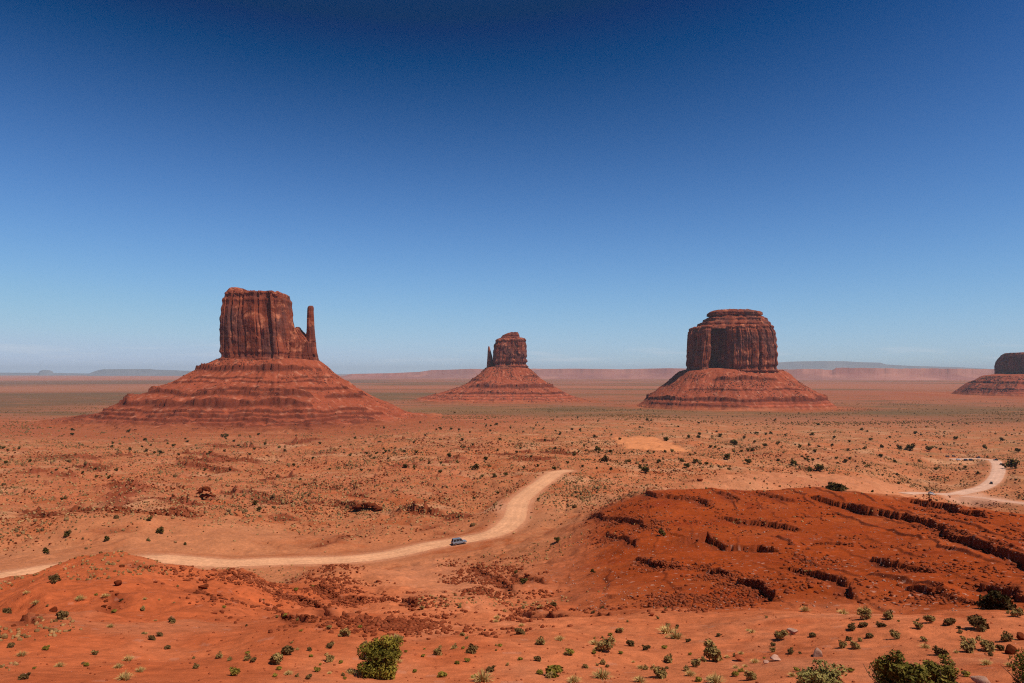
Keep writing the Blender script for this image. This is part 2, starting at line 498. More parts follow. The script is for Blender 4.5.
# ------------------------------------------------------------------ relief
roadd = np.full((NA, ND), 1e9)
for pts, w in ROADS:
    m = near_mask(pts, 60)
    d, _, _, _ = line_dist(X2[m], Y2[m], pts[::2])
    roadd[m] = np.minimum(roadd[m], d - w / 2)
calm = sstep(1.0, 16.0, roadd)

Zt = ZB.copy()
x, y = X2, Y2
wn_near = 1 - sstep(180, 320, D2)
wn_mid = sstep(200, 300, D2) * (1 - sstep(900, 1700, D2))
rel = wn_near * (0.9 * fbm(x, y, 20, 3, 11) + 0.30 * fbm(x, y, 5, 3, 15)) * sstep(18, 40, D2)
# water-cut gullies
def gully(wave, seed, sharp=3.2):
    qx, qy = x + 0.35 * wave * fbm(x, y, wave * 0.8, 2, seed + 7), y + 0.35 * wave * fbm(x, y, wave * 0.8, 2, seed + 8)
    return -np.clip(1 - sharp * np.abs(fbm(qx, qy, wave, 3, seed)), 0, 1)
rel += wn_near * sstep(45, 75, D2) * (1.1 * gully(26, 801) + 0.45 * gully(9, 811)) + wn_near * sstep(24, 50, D2) * 0.10 * fbm(x, y, 1.4, 2, 19)
rel += wn_mid * (2.4 * gully(75, 821, 2.6) + 1.1 * gully(24, 831))
rel += wn_mid * (3.6 * fbm(x, y, 95, 3, 21) + 2.6 * fbm(x, y, 34, 4, 25))
rel += sstep(500, 900, D2) * (1 - sstep(4000, 9000, D2)) * 3.0 * fbm(x, y, 330, 4, 31)
HILL0 = [hit(px_, py_, ZB) for px_, py_ in ((560, 570), (600, 505), (650, 489.5), (720, 487.5), (850, 488), (940, 504), (1024, 513), (1150, 520), (1150, 608), (1000, 607), (820, 602), (640, 610))]
rel *= 1 - 0.55 * poly_mask(X2, Y2, HILL0, 12)
Zt += rel * calm

# beds of rock: the land steps down in thin layers wherever it is bare
strata_w = sstep(-0.15, 0.35, fbm(x, y, 160, 3, 41) + 0.45 * (x < -20) * sstep(280, 420, D2) - 0.15) * sstep(260, 330, D2) * (1 - sstep(1000, 1500, D2)) * calm
step = 1.7
zz_ = Zt + 0.012 * x + 0.5 * fbm(x, y, 20, 3, 43)
q = zz_ / step; fl = np.floor(q); fr = q - fl
terr = (fl + sstep(0.40, 0.60, fr)) * step - zz_
Zt += strata_w * terr * 0.95
BED = strata_w * (1 - np.abs(fr - 0.5) * 2) ** 2

def hitb(p): return hit(p[0], p[1], ZB)
# rock ledges: (line, drop in metres, how far the back slope runs)
LEDGES = [
 ([(628, 490), (655, 494), (680, 497), (703, 501), (718, 508)], 1.5, 9),
 ([(706, 488), (728, 494), (744, 506)], 1.1, 8),
 ([(712, 515), (742, 521), (772, 524), (812, 530)], 1.3, 9),
 ([(752, 489), (775, 496), (796, 502)], 1.1, 9),
 ([(806, 496), (832, 502), (858, 510), (890, 515), (923, 523), (956, 537), (990, 548), (1030, 564), (1080, 578)], 1.9, 14),
 ([(888, 496), (915, 500.5), (945, 508), (962, 513), (990, 519)], 2.2, 8),
 ([(663, 542), (690, 541), (707, 538), (726, 546), (760, 547), (782, 552)], 1.5, 8),
 ([(806, 541), (830, 544), (862, 546)], 1.0, 7),
 ([(602, 531), (625, 538), (642, 546)], 1.1, 7),
 ([(634, 556), (665, 565), (692, 564)], 0.9, 6), ([(697, 567), (718, 570), (740, 573)], 0.7, 5), ([(733, 577), (757, 585), (776, 597)], 1.1, 6),
 ([(586, 511), (615, 518), (652, 527)], 1.2, 8),
 ([(776, 566), (800, 569), (826, 574), (843, 587), (860, 596)], 0.9, 6),
 ([(870, 556), (905, 566), (940, 570)], 0.8, 6), ([(900, 585), (930, 590), (965, 592)], 0.8, 5), ([(975, 580), (1010, 590), (1040, 600)], 1.0, 6),
 ([(512, 570), (528, 577), (548, 580)], 0.8, 6), ([(470, 565), (500, 575), (515, 590)], 0.8, 6),
 ([(512, 602), (540, 607), (575, 609)], 0.8, 5), ([(590, 610), (615, 614), (650, 615)], 0.5, 4),
 ([(14, 610), (35, 618), (58, 624)], 0.8, 5), ([(84, 602), (100, 596), (122, 582)], 0.6, 5),
 ([(108, 556), (140, 555), (162, 563)], 0.9, 6), ([(192, 580), (205, 586), (222, 594)], 0.7, 5),
 ([(270, 590), (300, 598), (330, 610), (352, 622)], 0.9, 6), ([(310, 585), (340, 596), (372, 600)], 0.7, 5),
 ([(370, 604), (392, 600), (420, 606)], 0.6, 5), ([(280, 612), (300, 622), (312, 632)], 0.7, 4),
 ([(300, 548), (325, 542), (342, 534), (354, 529)], 1.1, 9), ([(325, 485), (347, 487)], 1.6, 12), ([(349, 489), (372, 492)], 1.8, 12), ([(366, 496), (392, 494)], 1.4, 12),
 ([(95, 480), (125, 483), (156, 486)], 1.8, 14), ([(105, 496), (125, 490), (142, 486)], 1.6, 14), ([(60, 505), (100, 507), (150, 503)], 1.3, 14),
 ([(395, 505), (420, 511), (450, 512)], 1.2, 12), ([(400, 530), (425, 527), (445, 520)], 1.0, 9), ([(0, 470), (30, 471), (70, 472)], 1.8, 18),
 ([(165, 458), (215, 460), (270, 458)], 2.0, 22), ([(20, 455), (70, 457), (110, 456)], 2.0, 22),
 ([(240, 475), (280, 478), (310, 475)], 1.5, 16),
]
# low broken ledges all over the bare ground between the road and the left butte
for _q in range(46):
    u_ = random.uniform(-10, 560); v_ = random.uniform(440, 538) if u_ < 440 else random.uniform(436, 465); l_ = random.uniform(18, 75); t_ = random.uniform(-0.10, 0.16)
    LEDGES.append(([(u_, v_), (u_ + l_ * 0.5, v_ + l_ * 0.5 * t_ + random.uniform(-1, 1)), (u_ + l_, v_ + l_ * t_)], random.uniform(0.7, 1.7), random.uniform(9, 18)))
N_NAMED = len(LEDGES) - 46
ROCK = np.zeros((NA, ND))
for n, (ln, hgt, back) in enumerate(LEDGES):
    pts = resample([hitb(p) for p in ln], 2.0)
    m = near_mask(pts, back * 3)
    xs, ys = X2[m], Y2[m]
    _d, sg, al, tot = line_dist(xs, ys, pts)
    sc_ = max(0.6, np.median(np.hypot(pts[:, 0], pts[:, 1])) / 160.0)
    sg = sg + sc_ * (1.5 * fbm(xs, ys, 9 * sc_, 3, 60 + n) + 0.4 * pn(xs / (1.7 * sc_), ys / (1.7 * sc_), 90 + n))
    endf = sstep(0, 6 * sc_, al) * (1 - sstep(tot - 6 * sc_, tot, al)) * (np.abs(_d) < back * 3)
    blk = 0.95 + 0.7 * fbm(xs, ys, 18 * sc_, 3, 120 + n)
    blk = np.clip(blk, 0.72 if n < 16 else 0.2, 1.1 if n < 16 else 1.25) * endf * (3.0 if sc_ > 1.8 else 1.0)
    f = sstep(-0.22 * sc_, 0.22 * sc_, sg) * np.exp(-np.maximum(sg, 0) / back)
    Zt[m] += (0.62 if n < 16 else 0.42) * hgt * blk * f * calm[m]
    Zt[m] -= 0.30 * hgt * blk * np.exp(-(np.minimum(sg, 0) / 2.5) ** 2) * (sg < 0)
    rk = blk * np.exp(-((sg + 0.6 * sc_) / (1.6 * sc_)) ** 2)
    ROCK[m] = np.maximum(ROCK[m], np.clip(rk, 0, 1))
    # broken blocks under the ledge
    rb = blk * sstep(-5.5 * sc_, -0.5, sg) * (1 - sstep(0.2, 2.0 * sc_, sg))
    b = bumps(xs, ys, 1.3 * sc_, 300 + n, 0.55) * 0.8 * sc_ * rb
    Zt[m] += b * calm[m]
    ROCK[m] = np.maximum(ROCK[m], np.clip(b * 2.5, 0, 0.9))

# thin tilted beds across the dark orange hill, parallel to its main ledge
_h0 = np.array(hitb((806, 496))); _h1 = np.array(hitb((1030, 564))); _bd = (_h1 - _h0) / np.linalg.norm(_h1 - _h0); _bn = np.array([-_bd[1], _bd[0]])
P_HILL = [hitb(p_) for p_ in ((545, 575), (580, 520), (610, 503), (650, 489.5), (720, 487.5), (850, 488), (940, 504), (1024, 513), (1150, 520), (1150, 608), (1000, 607), (900, 610), (820, 602), (770, 606), (640, 612))]
m = near_mask(P_HILL, 5)
xs, ys = X2[m], Y2[m]
sb = (xs - _h0[0]) * _bn[0] + (ys - _h0[1]) * _bn[1] + 4.0 * fbm(xs, ys, 45, 3, 851) + 1.2 * fbm(xs, ys, 8, 3, 855)
per = 7.5
qb = sb / per; fb = qb - np.floor(qb); jb = np.floor(qb).astype(np.int64)
hb_ = (0.25 + 0.75 * r01(jb, jb * 0, 857)) * sstep(-0.30, 0.10, fbm(xs, ys, 34, 3, 859) + 0.3 * (r01(jb, jb * 0, 861) - 0.5))
wv = poly_mask(xs, ys, P_HILL, 8)
bedz = 0.5 * hb_ * np.where(fb < 0.06, fb / 0.06, np.exp(-(fb - 0.06) * 4.5)) * wv
Zt[m] += bedz * calm[m]
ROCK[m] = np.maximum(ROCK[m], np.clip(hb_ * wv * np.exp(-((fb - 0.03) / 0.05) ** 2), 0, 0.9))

# boulder litter
def hp(*pp): return [hitb(p) for p in pp]
RUBBLE = [  # outline, cell, strength
 (hp((170, 572), (300, 572), (410, 590), (425, 618), (400, 634), (300, 630), (230, 600)), 1.5, 0.7),
 (hp((440, 556), (520, 555), (545, 585), (520, 598), (475, 600)), 1.7, 0.9),
 (hp((640, 560), (740, 565), (770, 605), (650, 612)), 0.9, 0.6),
 (hp((420, 595), (470, 600), (470, 630), (380, 632)), 1.1, 0.3),
 (hp((590, 500), (640, 500), (680, 530), (600, 545)), 2.2, 0.8),
 (hp((790, 520), (1030, 560), (1030, 600), (780, 600)), 1.4, 0.25),
 (hp((640, 490), (760, 486), (860, 520), (760, 540), (640, 520)), 1.4, 0.15),
 (hp((880, 500), (1030, 516), (1030, 560), (900, 525)), 1.8, 0.5),
 (hp((512, 600), (600, 600), (590, 612), (512, 625)), 1.0, 0.7),
]
for n, (pg, cell, st) in enumerate(RUBBLE):
    m = near_mask(pg, 6)
    xs, ys = X2[m], Y2[m]
    w = poly_mask(xs, ys, pg, 4.0) * sstep(-0.25, 0.30, fbm(xs, ys, 11, 3, 200 + n)) * st
    b = bumps(xs, ys, cell, 400 + 7 * n, 0.65) * cell * 0.50 * w * calm[m] * (0.45 + 0.55 * sstep(60, 130, D2[m]))
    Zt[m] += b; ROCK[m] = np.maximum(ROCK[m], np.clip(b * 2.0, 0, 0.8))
m = (D2 > 240) & (D2 < 1300) & (np.abs(A2) < AZF)
w = sstep(0.0, 0.4, fbm(X2[m], Y2[m], 60, 3, 230)) * calm[m] * (1 - sstep(700, 1300, D2[m]))
b = bumps(X2[m], Y2[m], 3.2, 470, 0.35) * 1.8 * w
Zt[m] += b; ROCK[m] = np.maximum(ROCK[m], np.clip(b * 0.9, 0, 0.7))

# road beds cut into the land
for pts, w in ROADS:
    m = near_mask(pts, 40)
    d, _, al, tot = line_dist(X2[m], Y2[m], pts)
    zc = sample(ZB, pts[:, 0], pts[:, 1])
    ker = np.ones(15) / 15
    zc = np.convolve(np.pad(zc, 7, mode='edge'), ker, 'valid')
    s = np.concatenate([[0], np.cumsum(np.hypot(*np.diff(pts, axis=0).T))])
    zr = np.interp(al, s, zc)
    f = 1 - sstep(w / 2 + 0.5, w / 2 + 9, d)
    Zt[m] = lerp(Zt[m], zr, f)

# ------------------------------------------------------------------ soil colours (the soil's own, with ledge shade put into the rock tone)
P_HILL = hp((545, 575), (580, 520), (610, 503), (650, 489.5), (720, 487.5), (850, 488), (940, 504), (1024, 513), (1150, 520), (1150, 608), (1000, 607), (900, 610), (820, 602), (770, 606), (640, 612))
P_MOUND = [polar(-120, 60), polar(-120, 150), polar(60, 150), polar(150, 150), polar(300, 150), polar(380, 110), polar(330, 70), polar(290, 52), polar(170, 40), polar(60, 30), polar(-60, 28)]
P_DUNE = hp((612, 436), (640, 434.5), (668, 440), (690, 450), (655, 449), (625, 446))
P_FLAT = hp((690, 486), (720, 470), (800, 470), (890, 480), (950, 490), (920, 499), (850, 486.5), (760, 487))
P_FLAT2 = hp((945, 497), (975, 492), (1010, 497), (1060, 505), (1060, 507), (980, 502))
P_FLAT3 = hp((0, 572), (10, 530), (120, 520), (260, 525), (330, 545), (300, 556), (160, 558))
P_WASH = hp((370, 566), (430, 556), (470, 560), (500, 590), (480, 606), (430, 590))
P_SPUR = hp((480, 508), (500, 502), (512, 506), (500, 514))

def soil(x, y, rock, bed):
    d = np.hypot(x, y)
    def C(*c): return np.array(c, np.float32)
    big = fbm(x, y, 140, 4, 501); med = fbm(x, y, 28, 4, 505); sm = fbm(x, y, 5, 3, 509)
    col = np.empty(x.shape + (3,), np.float32)
    def over(c, w): 
        nonlocal col
        col = col + (c - col) * w[..., None].astype(np.float32)
    col[...] = C(0.420, 0.138, 0.064)
    over(C(0.45, 0.165, 0.080), sstep(0.0, 0.5, big))
    over(C(0.36, 0.088, 0.032), sstep(0.0, 0.45, med + 0.4 * sm) * 0.85)
    # thin scrub cover, denser towards the plain
    sc1 = sstep(330, 1100, d) * sstep(-0.35, 0.4, med + 0.6 * big) 
    over(C(0.33, 0.150, 0.075), sc1 * 0.6)
    over(C(0.25, 0.14, 0.068), sc1 * sstep(0.0, 0.5, sm + med) * 0.6)
    over(C(0.50, 0.24, 0.135), sstep(0.04, 0.42, fbm(x, y, 48, 4, 513)) * sstep(240, 340, d) * 0.72)
    over(C(0.44, 0.125, 0.052), sstep(0.05, 0.4, fbm(x, y, 60, 3, 517)) * sstep(300, 500, d) * (1 - sstep(1200, 2000, d)) * 0.6)
    # the far plain: scrub flats, bare pink flats and red dunes
    fp = sstep(1300, 2200, d)
    lx = 0.35 * x
    n1 = fbm(lx, y, 900, 4, 521); n2 = fbm(lx, y, 2600, 4, 525); n3 = fbm(lx + 3000, y, 420, 4, 529)
    far = np.empty_like(col); far[...] = C(0.305, 0.106, 0.058)
    def fover(c, w):
        nonlocal far
        far = far + (c - far) * w[..., None].astype(np.float32)
    fover(C(0.200, 0.092, 0.046), sstep(-0.15, 0.3, n1))
    fover(C(0.140, 0.082, 0.043), sstep(0.05, 0.45, n3 + 0.35 * n1) * 0.9)
    fover(C(0.35, 0.120, 0.067), sstep(0.12, 0.45, n2 - 0.3 * n1))
    left = sstep(-200, -1200, x + 0.1 * y)
    fover(C(0.145, 0.078, 0.043), left * sstep(2700, 3600, d + 900 * n3) * (1 - sstep(4900, 5900, d + 900 * n1)) * (0.72 + 0.4 * n3))
    fover(C(0.36, 0.135, 0.080), left * sstep(5400, 6400, d + 1500 * n1) * (1 - sstep(7600, 9000, d + 900 * n3)) * 0.8)
    fover(C(0.175, 0.092, 0.058), left * sstep(8600, 9500, d) * (1 - sstep(12500, 14000, d)) * 0.85)
    right = sstep(300, 1200, x - 0.15 * y + 300)
    fover(C(0.150, 0.086, 0.042), right * sstep(1900, 2400, d + 500 * n3) * (1 - sstep(3000, 3700, d + 500 * n3)) * 0.6)
    fover(C(0.34, 0.10, 0.052), right * sstep(3600, 4000, d) * (1 - sstep(5200, 6000, d)) * 0.8)
    mid = (1 - left) * (1 - right)
    fover(C(0.25, 0.115, 0.055), mid * sstep(1900, 2300, d + 400 * n3) * (1 - sstep(2400, 2800, d + 400 * n3)) * 0.6)
    n4 = fbm(0.6 * x, y, 150, 4, 535)
    fover(C(0.36, 0.125, 0.060), sstep(0.1, 0.5, n4) * (1 - sstep(3000, 6000, d)) * 0.6)
    fover(C(0.15, 0.088, 0.044), sstep(0.05, 0.45, -n4) * (1 - sstep(3500, 7000, d)) * 0.55)
    fover(C(0.38, 0.13, 0.075), sstep(11000, 16000, d))
    col = lerp(col, far, fp[..., None].astype(np.float32))
    # red aprons round the buttes
    for (bx, by, r0, r1) in ((-567, 1560, 430, 860), (0, 3400, 330, 560), (803, 2700, 330, 560), (2940, 4200, 520, 900)):
        rr = np.hypot((x - bx), (y - by) * 1.1) * (1 + 0.35 * fbm(x, y, 260, 4, 533))
        wv = (1 - sstep(r0, r1, rr)) * 0.9
        over(C(0.325, 0.088, 0.040), wv)
        over(C(0.42, 0.14, 0.07), wv * sstep(0.1, 0.5, fbm(x * 0.4, y, 90, 3, 537)))
    col[..., 2] *= 0.90
    # foreground shelf and slopes
    fg = (1 - sstep(60, 180, d + 25 * med))
    over(C(0.55, 0.155, 0.060), fg)
    over(C(0.45, 0.100, 0.033), fg * sstep(0.0, 0.45, med + 0.4 * sm) * 0.8)
    over(C(0.54, 0.185, 0.085), fg * sstep(0.1, 0.5, fbm(x, y, 9, 4, 563)) * 0.6)
    wx, wy = x + 5 * fbm(x, y, 22, 3, 541), y + 7 * fbm(x, y, 22, 3, 545)
    mm = poly_mask(wx, wy, P_MOUND, 9)
    over(C(0.44, 0.092, 0.029), mm * 0.85)
    over(C(0.48, 0.15, 0.065), mm * sstep(0.15, 0.5, fbm(x, y, 14, 3, 551)) * 0.7)
    mh = poly_mask(wx + 4 * fbm(x, y, 9, 3, 547), wy + 5 * fbm(x, y, 9, 3, 549), P_HILL, 13)
    over(C(0.30, 0.050, 0.0095), mh)
    over(C(0.34, 0.070, 0.018), mh * sstep(0.0, 0.5, fbm(x, y, 20, 4, 555)) * 0.7)
    over(C(0.25, 0.036, 0.009), mh * sstep(0.1, 0.5, fbm(x, y, 12, 3, 559)) * 0.7)
    lf = sstep(0.14, 0.02, np.arctan2(x, y)) * mh               # the hill's shoulder over the wash is dusted with pale sand
    over(C(0.47, 0.15, 0.068), lf * 0.75)
    for pg, c, s, w_ in ((P_DUNE, C(0.60, 0.215, 0.085), 6, 1.0), (P_FLAT, C(0.50, 0.185, 0.085), 10, 0.75), (P_FLAT2, C(0.55, 0.27, 0.165), 8, 0.9),
                         (P_FLAT3, C(0.47, 0.170, 0.074), 12, 0.6), (P_WASH, C(0.50, 0.175, 0.080), 5, 0.8), (P_SPUR, C(0.56, 0.25, 0.135), 3, 0.8)):
        over(c, poly_mask(wx, wy, pg, s) * w_)
    over(C(0.165, 0.034, 0.014), np.clip(rock, 0, 1) * 0.85)  # dark red ledge rock, deepened to stand in for shadow under the overhangs
    over(C(0.33, 0.085, 0.042), np.clip(bed, 0, 1) * 0.6)
    # gravel fleck
    fl_ = r01((x * 2.2).astype(np.int64), (y * 2.2).astype(np.int64), 571)
    over(C(0.50, 0.27, 0.19), (fl_ > 0.985) * (1 - sstep(120, 200, d)) * 0.6 * (mh * 0.7 + 0.3))
    return col

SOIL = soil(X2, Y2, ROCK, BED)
shoulder = (1 - sstep(0.0, 3.5, roadd + 1.2 * fbm(X2, Y2, 9, 3, 621)))
SOIL += (np.array([0.54, 0.235, 0.125], np.float32) - SOIL) * (shoulder * 0.6)[..., None].astype(np.float32)

V = np.stack([X2, Y2, Zt], -1).reshape(-1, 3)
Fc = grid_faces(NA - 1, ND, wrap=False)
# last spoke equals the first one (both at +-180 degrees): close the ring
a = (NA - 2) * ND + np.arange(ND - 1); b = np.arange(ND - 1)
Fc = np.vstack([Fc, np.stack([a, b, b + 1, a + 1], -1)])[:, ::-1]
nv = (NA - 1) * ND
V = np.vstack([V[:nv], [[0, 0, -1.75]]])
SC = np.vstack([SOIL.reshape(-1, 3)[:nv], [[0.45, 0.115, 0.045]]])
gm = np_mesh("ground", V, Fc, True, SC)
bmx = None
ground = tag(link("ground", gm, M_GROUND), kind='structure')
# small cap under the lookout closes the innermost ring
ring = np.arange(0, NA - 1) * ND
capm = np_mesh("lookout_ground", np.vstack([V[ring], [[0, 0, -1.75]]]), np.stack([np.arange(NA - 1), np.full(NA - 1, NA - 1), (np.arange(NA - 1) + 1) % (NA - 1)], -1), True, np.tile([[0.45, 0.115, 0.045]], (NA, 1)))
tag(link("lookout_ground", capm, M_GROUND), kind='structure')

def ground_z(x, y): return sample(Zt, x, y)

# ------------------------------------------------------------------ dirt road sheets
def road_sheet(name, pts, w, col):
    n = len(pts); T = np.gradient(pts, axis=0); T /= np.hypot(T[:, 0], T[:, 1])[:, None]
    Nn = np.stack([-T[:, 1], T[:, 0]], 1); K = 13
    off = np.linspace(-1, 1, K)
    wv = w / 2 * (1 + 0.10 * fbm(np.arange(n) * 3.0, np.zeros(n), 25, 3, 601))
    P = pts[:, None, :] + Nn[:, None, :] * (off[None, :] * wv[:, None])[..., None]
    jit = 0.5 * fbm(P[..., 0], P[..., 1], 6, 3, 607) * (np.abs(off) > 0.95)
    P = P + Nn[:, None, :] * jit[..., None]
    d = np.hypot(P[..., 0], P[..., 1])
    z = ground_z(P[..., 0], P[..., 1]) + (0.05 + d * 0.00022) * (1 - 0.75 * np.abs(off[None, :]) ** 6)
    rut = np.exp(-((np.abs(off) - 0.32) / 0.13) ** 2)[None, :]
    z = z - 0.02 * rut
    c = np.tile(np.array(col, np.float32), (n, K, 1))
    ed = sstep(0.80, 1.05, np.abs(off[None, :]) + 0.25 * fbm(P[..., 0], P[..., 1], 7, 3, 611))
    c = c + (np.array([0.50, 0.19, 0.095]) - c) * (ed * 0.7)[..., None]
    c = c * (1 + 0.11 * rut + 0.12 * fbm(P[..., 0], P[..., 1], 12, 3, 615))[..., None]
    me = np_mesh(name, np.concatenate([P, z[..., None]], -1).reshape(-1, 3), grid_faces(n, K)[:, ::-1], True, c.reshape(-1, 3))
    if me.polygons[0].normal.z < 0: me.flip_normals()
    return tag(link(name, me, M_ROAD), kind='structure')
road_sheet("dirt_road", road_a, 8.6, (0.61, 0.290, 0.150))
road_sheet("valley_road", road_b, 12.0, (0.58, 0.33, 0.225))
road_sheet("side_road", road_c[2:], 11.0, (0.56, 0.30, 0.20))

# ------------------------------------------------------------------ buttes
def foot_poly(poly, n):
    """closed footprint resampled by arc length; poly runs counter-clockwise, units of half width / half depth"""
    p = np.array(poly + [poly[0]], float)
    s = np.concatenate([[0], np.cumsum(np.hypot(*np.diff(p, axis=0).T))])
    q = np.linspace(0, s[-1], n, endpoint=False)
    P = np.stack([np.interp(q, s, p[:, 0]), np.interp(q, s, p[:, 1])], 1)
    for _ in range(int(n * 0.006) + 1):
        P = 0.5 * P + 0.25 * (np.roll(P, 1, 0) + np.roll(P, -1, 0))
    return P

def slabs(s, z, w, seed, band):
    """joint-bounded slabs: each column of the face stands in or out by its own amount, with sharp corners"""
    sw = s + 0.25 * w * pn(s / (w * 1.7), z / (w * 6), seed + 5)
    bz = z + 0.3 * band * pn(s / (w * 2.5), z * 0 + 3.1, seed + 7)
    i = np.floor(sw / w); f = sw / w - i
    i = i.astype(np.int64)
    j = np.floor(bz / band + r01(i, i * 0, seed + 9)).astype(np.int64)
    a = r01(i, j, seed); b = r01(i + 1, np.floor(bz / band + r01(i + 1, i * 0, seed + 9)).astype(np.int64), seed)
    v = a + (b - a) * sstep(0.90, 1.0, f)
    groove = -0.9 * np.exp(-((np.minimum(f, 1 - f)) / 0.09) ** 2) * r01(i + (f > 0.5), j * 0, seed + 3)
    return v - 0.5 + groove * 0.6

def cliff(name, D, rows, depth, poly, parent, mat, seed, n=700, m=150, amp=1.0, topnoise=2.0, basebands=True, yoff=0.0, beds=0.0):
    """sheer rock mass: rows = (image row, left, right) of its outline at distance D; depth = half depth in metres"""
    rows = sorted(rows, key=lambda r: -r[0])
    De = D + yoff - 0.55 * depth                    # the outline one sees is that of the nearer half
    zz = [at_depth(CX, r[0], De).z for r in rows]
    xl = [at_depth(r[1], r[0], De).x for r in rows]; xr = [at_depth(r[2], r[0], De).x for r in rows]
    zq = np.linspace(zz[0], zz[-1], m)
    L = np.interp(zq, zz, xl); Rr = np.interp(zq, zz, xr)
    P = foot_poly(poly, n)
    h0 = (Rr[0] - L[0]) / 2
    tang = np.roll(P, -1, 0) - np.roll(P, 1, 0)
    N = np.stack([tang[:, 1] * depth, -tang[:, 0] * h0], 1); N /= np.hypot(N[:, 0], N[:, 1])[:, None] + 1e-9
    seg = np.hypot((np.roll(P, -1, 0) - P)[:, 0] * h0, (np.roll(P, -1, 0) - P)[:, 1] * depth)
    S = np.concatenate([[0], np.cumsum(seg)[:-1]])
    s2, z2 = np.meshgrid(S, zq, indexing='ij')
    H = zq[-1] - zq[0]; tt = (z2 - zq[0]) / H
    o = amp * (9.0 * slabs(s2, z2, 36, seed, H * 2.2) + 5.0 * slabs(s2 + 7, z2, 17, seed + 11, H * 0.6) + 1.3 * slabs(s2 + 3, z2, 8.0, seed + 23, H * 0.22)
               + 6.0 * fbm(s2, z2, 70, 3, seed + 31) + 0.8 * fbm(s2, z2, 9, 3, seed + 37) - 2.5)
    if basebands:                                     # thin beds at the foot and under the rim
        o += amp * (3.4 * sstep(0.17, 0.14, tt) * (1 + 0.5 * np.tanh(3 * np.sin(z2 / 3.2 + pn(s2 / 40, z2 * 0, seed)))))
        o += amp * 1.3 * sstep(0.86, 0.90, tt) * np.tanh(3 * np.sin(z2 / 2.8 + 0.6 * pn(s2 / 25, z2 * 0, seed + 2)))
    if beds: o += beds * np.clip(0.55 + 1.5 * fbm(s2, z2 * 0.6, 45, 4, seed + 63), 0, 1.3) * np.tanh(3.5 * np.sin(z2 / 3.4 + 0.8 * fbm(s2, z2 * 0, 50, 3, seed + 61)))
    o -= amp * 4 * sstep(0.965, 1.0, tt) ** 2
    # wrap seam is at the back of the footprint; the plan is sized so that the outline is as surveyed
    pl = np.interp(zq, zz, [r[1] for r in rows]); pr_ = np.interp(zq, zz, [r[2] for r in rows])
    kw = 14 if m > 100 else 1; ker = np.ones(2 * kw + 1) / (2 * kw + 1)
    for it in range(6):
        mid = (L + Rr) / 2; half = np.maximum((Rr - L) / 2, 1.0)
        shr = np.maximum((half / half.max())[None, :] ** 0.8, 0.35)
        X = mid[None, :] + P[:, 0:1] * half[None, :] + N[:, 0:1] * o
        Y = D + yoff + P[:, 1:2] * depth * shr + N[:, 1:2] * o
        px = CX + F * X / (Y * CP + z2 * SP)
        eL = np.convolve(np.pad(px.min(0) - pl, kw, mode='edge'), ker, 'valid'); eR = np.convolve(np.pad(px.max(0) - pr_, kw, mode='edge'), ker, 'valid')
        if it < 5: L = L - eL * D / F; Rr = Rr - eR * D / F
    zt = z2 + sstep(0.8, 1.0, tt) * topnoise * (fbm(X, Y, 26, 4, seed + 41) + 0.35 * np.sign(pn(X / 11, Y / 11, seed + 43)))
    V = [np.stack([X, Y, zt], -1)]
    # weathered summit
    cxm, cym = X[:, -1].mean(), Y[:, -1].mean()
    rings = []
    for f in (0.93, 0.82, 0.66, 0.48, 0.28, 0.08):
        xx = cxm + (X[:, -1] - cxm) * f; yy = cym + (Y[:, -1] - cym) * f
        z_ = zq[-1] + topnoise * (fbm(xx, yy, 26, 4, seed + 41) + 0.35 * np.sign(pn(xx / 11, yy / 11, seed + 43))) + topnoise * 0.5 * (1 - f)
        rings.append(np.stack([xx, yy, z_], -1)[:, None, :])
    G = np.concatenate(V + rings, 1); mm = G.shape[1]
    me = np_mesh(name, G.reshape(-1, 3), grid_faces(n, mm, wrap=True), False)
    return link(name, me, mat, parent)

def rock_verts(seed, sub=2, cuts=11, sq=(1, 0.8, 0.6)):
    g = np.random.default_rng(seed)
    bm = bmesh.new(); bmesh.ops.create_icosphere(bm, subdivisions=sub, radius=1.0)
    v = np.array([p.co[:] for p in bm.verts]); f = np.array([[q.index for q in t.verts] for t in bm.faces]); bm.free()
    for i in range(cuts):
        n = g.normal(size=3); n /= np.linalg.norm(n); h = g.uniform(0.36, 0.80)
        d = v @ n - h
        v = v - np.outer(np.maximum(d, 0), n)
    v = v * np.array(sq) * g.uniform(0.85, 1.15, 3)
    v = v + 0.035 * np.stack([_pn(v[:, 1] * 3 + 9 * k, v[:, 2] * 3 + v[:, 0] * 2, seed + k) for k in range(3)], 1)
    return v, f

def rock_mass(name, x, y, z, s, seed, mat, parent=None):
    g = np.random.default_rng(seed); n = len(x)
    Vs, Fs, nv = [], [], 0
    for k in range(6):
        v, f = rock_verts(seed + k, 1, 7, (1, 0.8, 0.55))
        q = np.arange(k, n, 6); a = g.uniform(0, 6.28, len(q)); c, sn = np.cos(a)[:, None], np.sin(a)[:, None]
        w = v[None] * (s[q] * 0.5)[:, None, None] * g.uniform(0.7, 1.3, (len(q), 1, 3))
        P = np.stack([x[q][:, None] + w[..., 0] * c - w[..., 1] * sn, y[q][:, None] + w[..., 0] * sn + w[..., 1] * c, z[q][:, None] + w[..., 2] + s[q][:, None] * 0.08], -1)
        Vs.append(P.reshape(-1, 3)); Fs.append((f[None] + (np.arange(len(q)) * len(v))[:, None, None] + nv).reshape(-1, 3)); nv += len(q) * len(v)
    o = link(name, np_mesh(name, np.concatenate(Vs), np.concatenate(Fs), False), mat, parent)
    return tag(o, kind='stuff')

M_TALROCK = mat_rock("talus_rock", (0.13, 0.030, 0.017), (0.40, 0.15, 0.085), 0.05)

